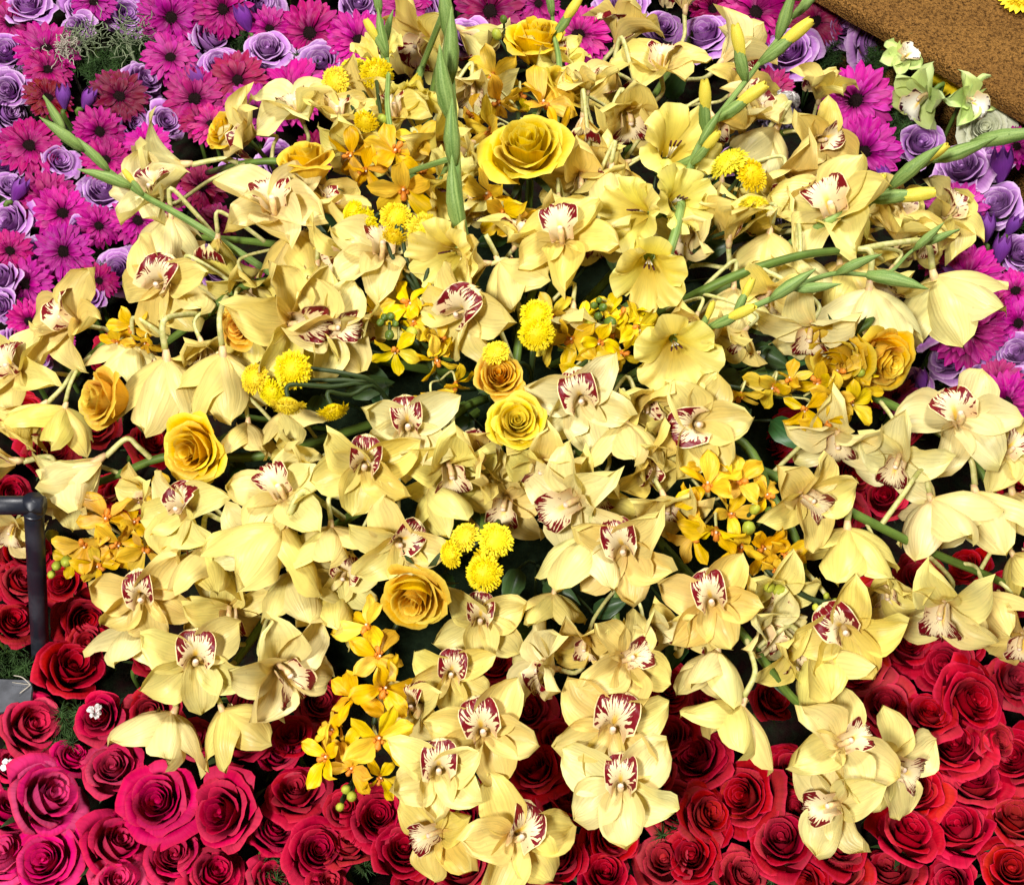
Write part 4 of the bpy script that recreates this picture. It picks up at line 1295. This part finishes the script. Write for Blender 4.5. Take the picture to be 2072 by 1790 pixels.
glad_spike('gladiolus spike with yellow-tipped buds reaching over the lavender roses', [(1620, 480), (1750, 415, 0.03), (1850, 345, 0.05), (1950, 295, 0.06), (2090, 260, 0.06)], 0.005, [
    (1752, 412, 65, 60, 15, 1), (1765, 410, 115, 8, 5, 1), (1800, 382, 130, 42, 10, 0), (1850, 345, 75, 40, 20, 1), (1890, 320, 125, 20, 8, 0), (1960, 290, 140, 10, 5, 0)], [])
glad_spike('curving gladiolus spike of small green buds over the drooping orchids', [(1390, 690, 0.02), (1450, 655, 0.045), (1560, 605, 0.055), (1680, 555, 0.06), (1790, 555, 0.06), (1850, 505, 0.06), (1940, 465, 0.065)], 0.004, [
    (1440, 665, 90, 25, 25, 1), (1410, 655, 60, 70, 20, 1), (1490, 625, 75, 65, 10, 1), (1560, 600, 110, 35, 5, 0), (1600, 590, 90, 5, 5, 0), (1700, 550, 90, 25, 5, 0), (1750, 560, 120, -12, 5, 0), (1850, 505, 75, 45, 5, 0),
    (1880, 500, 70, 25, 5, 0)], [(1368, 705, 92, 290, 20, 3.5)])
glad_spike('short gladiolus tip behind the tall half-open yellow rose', [(1130, 200), (1120, 60, 0.03), (1112, -30, 0.05)], 0.005, [(1115, 40, 70, 100, 5, 0), (1120, 75, 85, 55, 10, 1)], [])


# ---- button mums
def mum_spray(label, heads, root_px):
    e = hit_dome(*root_px, -0.015)
    root = thing('button_mum_spray', label, 'chrysanthemum', Matrix.Translation(FOAM), 'yellow button mums in the bouquet')
    q = random.Random(label)
    for (x, y, r, az, tilt, *lf) in heads:
        p = hit_dome(x, y, 0.02) - ray(x, y) * (lf[0] if lf else 0) * 0.01
        s = px2m(p, r)
        rot = facing(p, az, tilt, q.uniform(0, 360))
        m = M4(rot, p - FOAM, s)
        h = obj('flower_head', q.choice(MUM), root, m, vary((0.92, 0.72, 0.008), 0.012, 0.06, q))
        nn = rot @ Vector((0, 0, 1))
        w = m.inverted()
        t = MB()
        a = p - nn * s * 0.3
        pts = smooth_path([a, a - nn * 0.012, a.lerp(e, 0.5) + Vector((q.uniform(-.01, .01), 0, q.uniform(0, 0.012))), e, FOAM.lerp(Vector((e.x, e.y, 0.06)), 0.8)], 4)
        t.tube([w @ (v - FOAM) for v in pts], 0.0019 / s, 6)
        obj('stalk', t.build('mum_stalk', ['stem_dark']), h)


mum_spray('yellow button mums on thin stalks beside the upright gladiolus buds', [(678, 165, 30, 170, 30, 2), (717, 136, 28, 90, 60, 2), (762, 150, 34, 280, 20, 2.5), (740, 247, 26, 240, 40, 1)], (790, 330))
mum_spray('yellow button mums clustered above the upturned orchids', [(713, 428, 26, 150, 62, 2), (745, 447, 28, 200, 60, 2), (802, 440, 33, 60, 25, 2.5), (856, 466, 35, 330, 30, 2.5), (798, 478, 26, 250, 62, 2)], (860, 620))
mum_spray('pair of yellow button mums stacked above the small roses', [(1085, 637, 34, 100, 25, 2), (1086, 676, 36, 270, 15, 3), (1003, 713, 28, 110, 40, 2)], (1075, 760))
mum_spray('yellow button mums turned to several sides under the paired red lips', [(592, 748, 39, 200, 18, 3), (515, 766, 32, 160, 40, 2), (552, 795, 32, 230, 45, 1), (582, 820, 36, 265, 82, 2.5), (674, 832, 32, 285, 78, 1.5)], (770, 790))
mum_spray('yellow button mums on dark stalks before the dark statice', [(1475, 330, 42, 120, 70, 2), (1522, 355, 36, 30, 50, 2), (1527, 415, 32, 80, 75, 2)], (1400, 520))
mum_spray('yellow button mum group in the dark gap above the white orchid', [(940, 1086, 32, 130, 40, 2), (1003, 1092, 37, 60, 20, 2.5), (912, 1121, 30, 190, 55, 2), (980, 1161, 38, 250, 18, 3), (985, 1125, 30, 300, 50, 1)], (1010, 1060))


# ---- leaves and fern in the gaps
def leaf_sprig(label, pts, q):
    root = thing('leaf_sprig', label, 'foliage', Matrix.Translation(FOAM), 'dark green leaves in the bouquet')
    t = MB()
    tot = []
    for (x, y, r, ang, out) in pts:
        p = hit_dome(x, y, -0.045)
        tot.append(p)
        d = facing(p, ang, 90 - out, 90)
        n = d @ Vector((0, 0, 1))
        v = (CAM - p).normalized()
        yv = v.cross(n).normalized()
        zv = n.cross(yv)
        rot = Matrix((n, yv, zv)).transposed()
        obj('leaf', q.choice(LEAF), root, M4(rot, p - FOAM, px2m(p, r)), vary((0.035, 0.085, 0.022), 0.03, 0.3, q))
    c = sum(tot, Vector()) / len(tot)
    b0 = FOAM.lerp(Vector((c.x, c.y, 0.05)), 0.7)
    for p in tot:
        t.tube([v - FOAM for v in smooth_path([b0, b0.lerp(p, 0.5) + Vector((0, 0, 0.01)), p], 4)], 0.0014, 5)
    obj('stem', t.build('leaf_stem', ['stem_dark']), root)


q = random.Random(31)
leaf_sprig('dark green leaves under the yellow button mums', [(690, 745, 80, 200, 20), (720, 740, 90, 330, 30), (700, 790, 100, 10, 20), (650, 800, 80, 250, 30), (760, 760, 80, 280, 20)], q)
leaf_sprig('dark green leaves beside the lowest gladiolus floret', [(1470, 730, 90, 20, 30), (1520, 700, 90, 330, 20), (1560, 690, 90, 280, 20), (1500, 760, 100, 200, 30), (1590, 720, 80, 0, 30), (1460, 700, 70, 90, 30)], q)
leaf_sprig('green sepals and leaves behind the creased yellow rose', [(480, 860, 60, 260, 20), (478, 930, 70, 280, 20), (500, 950, 70, 230, 30), (540, 900, 80, 0, 30)], q)
leaf_sprig('green leaves around the small lemon yellow rose', [(990, 800, 75, 110, 25), (960, 850, 90, 210, 20), (1000, 790, 60, 30, 25), (1100, 880, 70, 330, 20), (1095, 830, 60, 20, 20), (940, 830, 80, 250, 20), (1000, 930, 100, 260, 30)], q)
leaf_sprig('dark leaves in the gap beside the group of button mums', [(930, 1040, 90, 250, 30), (890, 1070, 80, 200, 30), (900, 1160, 80, 270, 40), (960, 1010, 90, 300, 30)], q)
leaf_sprig('dark leaves below the shaded golden orchids', [(1520, 830, 100, 200, 30), (1560, 850, 100, 320, 30), (1480, 860, 90, 240, 30), (1500, 640, 80, 330, 30)], q)
leaf_sprig('narrow leaves between the upturned orchid and the yellow rose', [(655, 430, 80, 280, 30), (680, 400, 90, 320, 20), (660, 470, 80, 240, 30)], q)
leaf_sprig('dark leaves between the largest yellow rose and the peaked orchid', [(1050, 430, 90, 280, 30), (1090, 420, 90, 330, 30), (1150, 410, 90, 0, 30), (1240, 480, 90, 280, 30), (1030, 470, 80, 200, 30)], q)


leaf_sprig('dark leaves in the deep gap between the hanging orchid sprays', [(1050, 1150, 90, 250, 30), (1100, 1180, 90, 330, 30), (1150, 1280, 90, 280, 30), (1080, 1270, 80, 200, 30), (1200, 1240, 80, 20, 30)], q)
leaf_sprig('dark leaves under the orchid bells by the bare green stem', [(1380, 1280, 90, 250, 30), (1430, 1250, 90, 330, 30), (1560, 1330, 90, 290, 30), (1360, 1180, 80, 100, 30)], q)
leaf_sprig('dark leaves between the gladiolus florets and the cut orchid stem', [(1400, 520, 90, 20, 30), (1440, 440, 90, 80, 30), (1480, 560, 90, 330, 30), (1350, 200, 80, 60, 30), (1420, 330, 80, 300, 30)], q)


def fern(label, x, y, r, mat='fern', z=0.035, n=9, group='asparagus fern between the flowers', name='asparagus_fern', q=rng):
    p = hit_plane(x, y, z)
    s = px2m(p, r)
    root = thing(name, label, 'fern', Matrix.Translation((p.x, p.y, -0.05)), group)
    o = Vector((0, 0, 0))
    t, nd = MB(), MB()
    for i in range(n):
        a = i * 2.4 + q.uniform(-0.5, 0.5)
        tip = Vector((math.cos(a) * s * q.uniform(0.5, 1), math.sin(a) * s * q.uniform(0.5, 1), p.z + 0.05 + q.uniform(-0.01, 0.015)))
        path = smooth_path([o, Vector((tip.x * 0.3, tip.y * 0.3, tip.z * 0.8)), tip], 8)
        t.tube(path, [0.0008 * (1.3 - j / len(path)) for j in range(len(path))], 4)
        for j in range(6, len(path)):
            for k in range(10):
                d = Vector((q.gauss(0, 1), q.gauss(0, 1), q.gauss(0.2, 0.8))).normalized()
                st = path[j] if k % 2 else (path[j] + path[j - 1]) / 2
                nd.tube([st, st + d * q.uniform(0.006, 0.012)], [0.0005, 0.0002], 3, cap=False)
    obj('stem', t.build('fern_stem', [mat]), root)
    obj('needles', nd.build('fern_needles', [mat]), root, kind='stuff')


q = random.Random(33)
FERNS = [(260, 110, 70), (210, 140, 60), (290, 90, 60), (180, 120, 50), (1650, 120, 60), (1810, 250, 50), (1690, 340, 60), (2050, 620, 50), (1880, 400, 50), (440, 130, 40), (150, 300, 40), (190, 560, 50), (2030, 440, 50),
         (1770, 130, 40), (20, 1345, 50), (140, 1480, 50), (480, 60, 40), (620, 140, 40), (1660, 370, 50), (740, 1720, 40), (1560, 1760, 40), (350, 450, 50), (1040, 910, 50), (60, 150, 40), (1900, 640, 40), (1350, 1680, 40), (560, 1760, 40),
         (1850, 160, 50)]
for (x, y, r) in FERNS:
    lb = 'wispy dark green fern '
    lb += ('under the grey-green moss' if x < 700 and y < 200 else 'between gerberas by the slanting gladiolus spike' if x < 700 and y < 700 else 'between the red roses' if y > 1200 else
           'under the small lemon yellow rose' if x < 1200 else 'between the brown board and the bouquet')
    fern(lb, x, y, r, q=q)

# moss tangle
for (x, y, r, lb) in [(255, 75, 50, 'grey-green moss tangle between lavender roses and gerberas'), (165, 75, 38, 'wisp of pale moss beside a lavender rose'), (130, 100, 28, 'dry yellowish moss wisp on a pink gerbera')]:
    p = hit_plane(x, y, 0.065)
    s = px2m(p, r)
    t = MB()
    for i in range(70):
        a = Vector((q.gauss(0, .5), q.gauss(0, .5), q.gauss(0, .22))) * s
        pts = [a]
        d = Vector((q.gauss(0, 1), q.gauss(0, 1), q.gauss(0, .5))).normalized()
        for j in range(6):
            d = (d + Vector((q.gauss(0, .6), q.gauss(0, .6), q.gauss(0, .4)))).normalized()
            pts.append(pts[-1] + d * s * 0.16)
        t.tube(pts, 0.0006, 3, cap=False)
    t.tube([(0, 0, 0), (0, 0, -0.12)], 0.002, 4)
    thing('moss', lb, 'moss', Matrix.Translation(p), None, t.build('moss_tangle', ['moss'] if r > 30 else ['twig']))

# statice
for (x, y, r, lb) in [(1578, 238, 46, 'dark greyish purple statice beside a lavender rose'), (1520, 440, 60, 'dark statice cluster behind the button mums'), (1590, 205, 26, 'tiny pale pink statice tuft near the gerberas')]:
    p = hit_plane(x, y, 0.07)
    s = px2m(p, r)
    t = MB()
    for i in range(240):
        d = Vector((q.gauss(0, 1), q.gauss(0, 1), abs(q.gauss(0, 1)))).normalized()
        c = d * s * q.uniform(0.6, 1.0)
        c.z *= 0.5
        x_ = axis_frame(d, q.uniform(0, 6))
        t.sheet(lambda ss, tt, c=c, x_=x_: c + x_ @ Vector((ss * 0.0022, (tt - .5) * 0.0044, 0.002 * ss * ss)), 2, 1)
    t.tube([(0, 0, 0.01), (0, 0, -0.12)], 0.003, 5)
    me = t.build('statice_florets', ['white' if r < 30 else 'statice'])
    thing('statice', lb, 'statice', Matrix.Translation(p), None, me)

# green orchids by the board
GREEN = (0.62, 0.76, 0.24)
for (x, y, r, az, tilt, d, lb) in [(1828, 122, 50, 90, 30, 200, 'small green orchid with maroon-edged lip next to the brown board'),
                                   (1878, 192, 74, 200, 40, 60, 'large lime green orchid with maroon-edged lip beside the white rose'),
                                   (1958, 205, 60, 20, 30, 120, 'green orchid with maroon-edged lip between the brown board and white rose')]:
    root = thing('green_orchid', lb, 'orchid', Matrix.Identity(4), 'green orchids by the brown board')
    p0 = hit_plane(x, y, 0.09)
    q2 = random.Random(x)
    s = px2m(p0, r) * 1.05
    rot = facing(p0, az, tilt, d)
    root.matrix_basis = M4(rot, p0, s)
    obj('column', COLUMN, root)
    for a, kind in ((90, 0), (213, 0), (327, 0), (152, 1), (28, 1)):
        mm = Matrix.Rotation(R(a), 4, 'Z') @ Matrix.Rotation(-R(q2.uniform(15, 40)), 4, 'Y')
        gm = q2.choice(SEPAL if kind == 0 else PETAL).copy()
        gm.materials[0] = MAT['leaf_petal'] if 'leaf_petal' in MAT else MAT.setdefault('leaf_petal', petal_mat('green_orchid_petal', (0.62, 0.74, 0.32, 1), (0.7, 1), (0.75, 0.8, 0.5, 1), vein=0.1, transl=0.25))
        obj('petal', gm, root, mm, vary(GREEN, 0.01, 0.06, q2))
    obj('lip', q2.choice(LIPG), root, Matrix.Scale(1.15, 4))
    t = MB()
    w = root.matrix_basis.inverted()
    t.tube([w @ v for v in smooth_path([p0, p0 - rot @ Vector((0, 0, 1)) * s * 0.5, Vector((p0.x, p0.y + 0.02, -0.07))], 4)], 0.07, 6)
    obj('stem', t.build('green_orchid_stem', ['stem']), root)

# small fallen blossoms
for (x, y, r, z, lb) in [(193, 1445, 20, 0.085, 'tiny white blossom lying on a red rose'), (18, 1548, 16, 0.05, 'tiny white blossom between pinkish red roses'), (1693, 880, 10, 0.06, 'white petal scrap under the arched orchid stem')]:
    p = hit_plane(x, y, z)
    s = px2m(p, r)
    t = MB()
    for i in range(5):
        a = i * 1.2566
        ln = q.uniform(0.55, 1.1)
        t.sheet(lambda ss, tt, a=a, ln=ln: (ln * tt * math.cos(a + ss * 0.6 * math.sin(tt * 2.6)), ln * tt * math.sin(a + ss * 0.6 * math.sin(tt * 2.6)), 0.5 * math.sin(tt * 2.4) + 0.45 * noise.noise(Vector((tt * 3 + a * 5, ss * 2, x)))), 5, 5)
    t.blob((0, 0, 0.1), (0.12, 0.12, 0.1), 6, 4)
    thing('white_blossom', lb, 'blossom', M4(facing(p, 90, 20, 90), p, s), None, t.build('white_blossom', ['white']))


# ------------------------------------------------------------------ brown board, metal post, grey sheet
def board_mat():
    m, nt = new_mat('brown_granule_coat')
    k = NT(nt)
    tc = k.n('ShaderNodeTexCoord')
    n1 = k.noise(tc.outputs['Object'], 300, 3, 0.75)
    n2 = k.noise(tc.outputs['Object'], 9, 4, 0.54)
    v = k.n('ShaderNodeTexVoronoi')
    k.l(tc.outputs['Object'], v.inputs['Vector'])
    v.inputs['Scale'].default_value = 420
    c = k.mix(k.mapr(n1, 0.35, 0.56), (0.06, 0.025, 0.004, 1), (0.34, 0.165, 0.038, 1))
    c = k.mix(k.math('MULTIPLY', k.mapr(n2, 0.4, 0.7), 0.35), c, (0.11, 0.045, 0.010, 1))
    h = k.math('ADD', v.outputs['Distance'], n1)
    finish(k, c, 0.85, 0, None, h, 1.0, 0.004, 0, 0.12)
    return m


MAT['board'] = board_mat()
ZB = 0.115
e0, e1 = hit_plane(1600, -62, ZB), hit_plane(2072, 213, ZB)
ed = (e1 - e0).normalized()
inw = Vector((ed.y, -ed.x, 0))
if inw.y < 0:
    inw = -inw
e1 = e1 + ed * 0.3
e0 = e0 - ed * 0.25
t = MB()
nseg = 40
top, low = [], []
prof = [(0.0, -0.022), (-0.002, -0.014), (-0.001, -0.006), (0.004, -0.001), (0.02, 0.0), (0.6, 0.0)]
for i in range(nseg + 1):
    p = e0.lerp(e1, i / nseg)
    for (a, z) in prof:
        jit = 0.002 * noise.noise(Vector((i * 0.7, a * 9, z * 80)))
        t.v.append(tuple(p + inw * (a + jit) + Vector((0, 0, z))))
        t.uv.append((0, 0))
k_ = len(prof)
for i in range(nseg):
    for j in range(k_ - 1):
        a = i * k_ + j
        t.f.append((a, a + k_, a + k_ + 1, a + 1))
        t.m.append(0)
# recessed plinth
c0, c1 = e0 + inw * 0.05, e1 + inw * 0.05
bb = len(t.v)
for c in (c0, c1, c1 + inw * 0.5, c0 + inw * 0.5):
    for z in (-0.05, ZB - 0.015):
        t.v.append((c.x, c.y, z))
        t.uv.append((0, 0))
for i in range(4):
    a, b2 = bb + 2 * i, bb + 2 * ((i + 1) % 4)
    t.f.append((a, b2, b2 + 1, a + 1))
    t.m.append(0)
thing('brown_board', 'brown board coated with fine granules rising behind the lavender roses', 'board', None, None, t.build('brown_board', ['board']))

# yellow chrysanthemums by the board
for (x, y, r, z, az, tilt, lb) in [(1945, 148, 50, 0.07, 90, 40, 'yellow chrysanthemum tucked under the brown board edge'), (2045, 218, 44, 0.06, 90, 45, 'yellow chrysanthemum under the board beside the white rose'),
                                   (2068, -8, 34, ZB + 0.012, 90, 40, 'pale yellow chrysanthemum lying on top of the brown board')]:
    p = hit_plane(x, y, z)
    s = px2m(p, r)
    root = thing('chrysanthemum', lb, 'chrysanthemum', M4(facing(p, az, tilt, 90), p, s))
    obj('flower_head', MUM[0], root, None, (0.88, 0.62, 0.01, 1))
    for i in range(22):
        obj('ray_petal', GPET[i % 7], root, Matrix.Translation((0, 0, -0.1)) @ Matrix.Rotation(i * 0.2856, 4, 'Z') @ Matrix.Rotation(-0.15, 4, 'Y') @ Matrix.Scale(1.35, 4), None)
    for ch in root.children:
        if ch.name.startswith('ray_petal'):
            me = ch.data.copy()
            me.materials[0] = MAT['mum']
            ch.data = me
            ch.color = (0.90, 0.64, 0.01, 1)


def metal_mat():
    m, nt = new_mat('black_painted_metal')
    k = NT(nt)
    tc = k.n('ShaderNodeTexCoord')
    n1 = k.noise(tc.outputs['Object'], 40, 5, 0.56)
    n2 = k.noise(tc.outputs['Object'], 300, 2)
    c = k.mix(k.mapr(n1, 0.45, 0.75), (0.010, 0.012, 0.020, 1), (0.035, 0.038, 0.05, 1))
    finish(k, c, k.mapr(n1, 0.3, 0.7, 0.35, 0.54), 0, None, n2, 0.15, 0.0006, 0, 0.5)
    return m


MAT['metal'] = metal_mat()
pb = hit_plane(83, 1345, 0.02)
pt = hit_plane(68, 1022, 0.20)
rp = px2m(pt, 21)
root = thing('metal_post', 'black painted metal post with an elbow and a level rail', 'metal rail', Matrix.Translation(pb))
pb = pb + (pb - pt) * 0.45
root.matrix_basis = Matrix.Translation(pb)
ax = (pt - pb)
h = ax.length
ax.normalize()
lf = Vector((-1, 0, 0))
t = MB()
t.tube([ax * z for z in np.linspace(0, h + rp * 0.90, 12)], rp * 0.92, 22)
obj('post', t.build('post', ['metal']), root)
t = MB()
t.tube([ax * h - lf * rp * 0.96 + lf * 0.05 * i for i in range(8)], rp * 0.925, 22)
obj('rail', t.build('rail', ['metal']), root)
t = MB()
t.tube([ax * (h - rp * 1.25), ax * (h - rp * 1.1), ax * (h - rp * 0.9)], [rp * 0.93, rp * 1.02, rp * 1.04], 22)
obj('weld', t.build('weld', ['metal']), root)

MAT['slate'] = simple('grey_sheet', (0.10, 0.105, 0.12, 1), 0.75, 0, 60, 0.25, 0.4, 0.001, spec=0.25)
t = MB()
c = [hit_plane(-40, 1372, 0.055), hit_plane(66, 1376, 0.055), hit_plane(60, 1430, 0.055), hit_plane(-40, 1448, 0.055)]
for sgn, z in ((1, 0.0), (-1, -0.004)):
    pass
bb = 0
for p in c:
    t.v.append((p.x, p.y, p.z)); t.uv.append((0, 0))
    t.v.append((p.x, p.y, p.z - 0.004)); t.uv.append((0, 0))
t.f.append((0, 2, 4, 6)); t.m.append(0)
t.f.append((1, 7, 5, 3)); t.m.append(0)
for i in range(4):
    a, d = 2 * i, 2 * ((i + 1) % 4)
    t.f.append((a, a + 1, d + 1, d)); t.m.append(0)
t.tube([(c[0] + c[2]) / 2 - Vector((0, 0, 0.002)), (c[0] + c[2]) / 2 - Vector((0, 0, 0.12))], 0.008, 8)
thing('grey_sheet', 'small grey slate-like sheet among the red roses by the metal post', 'sheet', None, None, t.build('grey_sheet', ['slate'], smooth=False))
t = MB()
tw = [hit_plane(x, y, 0.058) for x, y in ((28, 1366), (62, 1385), (40, 1402), (25, 1380))]
t.tube(smooth_path([tw[0], tw[0].lerp(tw[1], 0.5) + Vector((0, 0.002, 0.001)), tw[1]], 4), 0.00045, 5)
t.tube([tw[1], tw[2]], 0.0004, 5)
t.tube([tw[3], tw[1]], 0.00035, 5)
thing('twig', 'thin white forked twig on the grey sheet', 'twig', None, None, t.build('twig', ['twig']))
print('objects', len(bpy.data.objects))
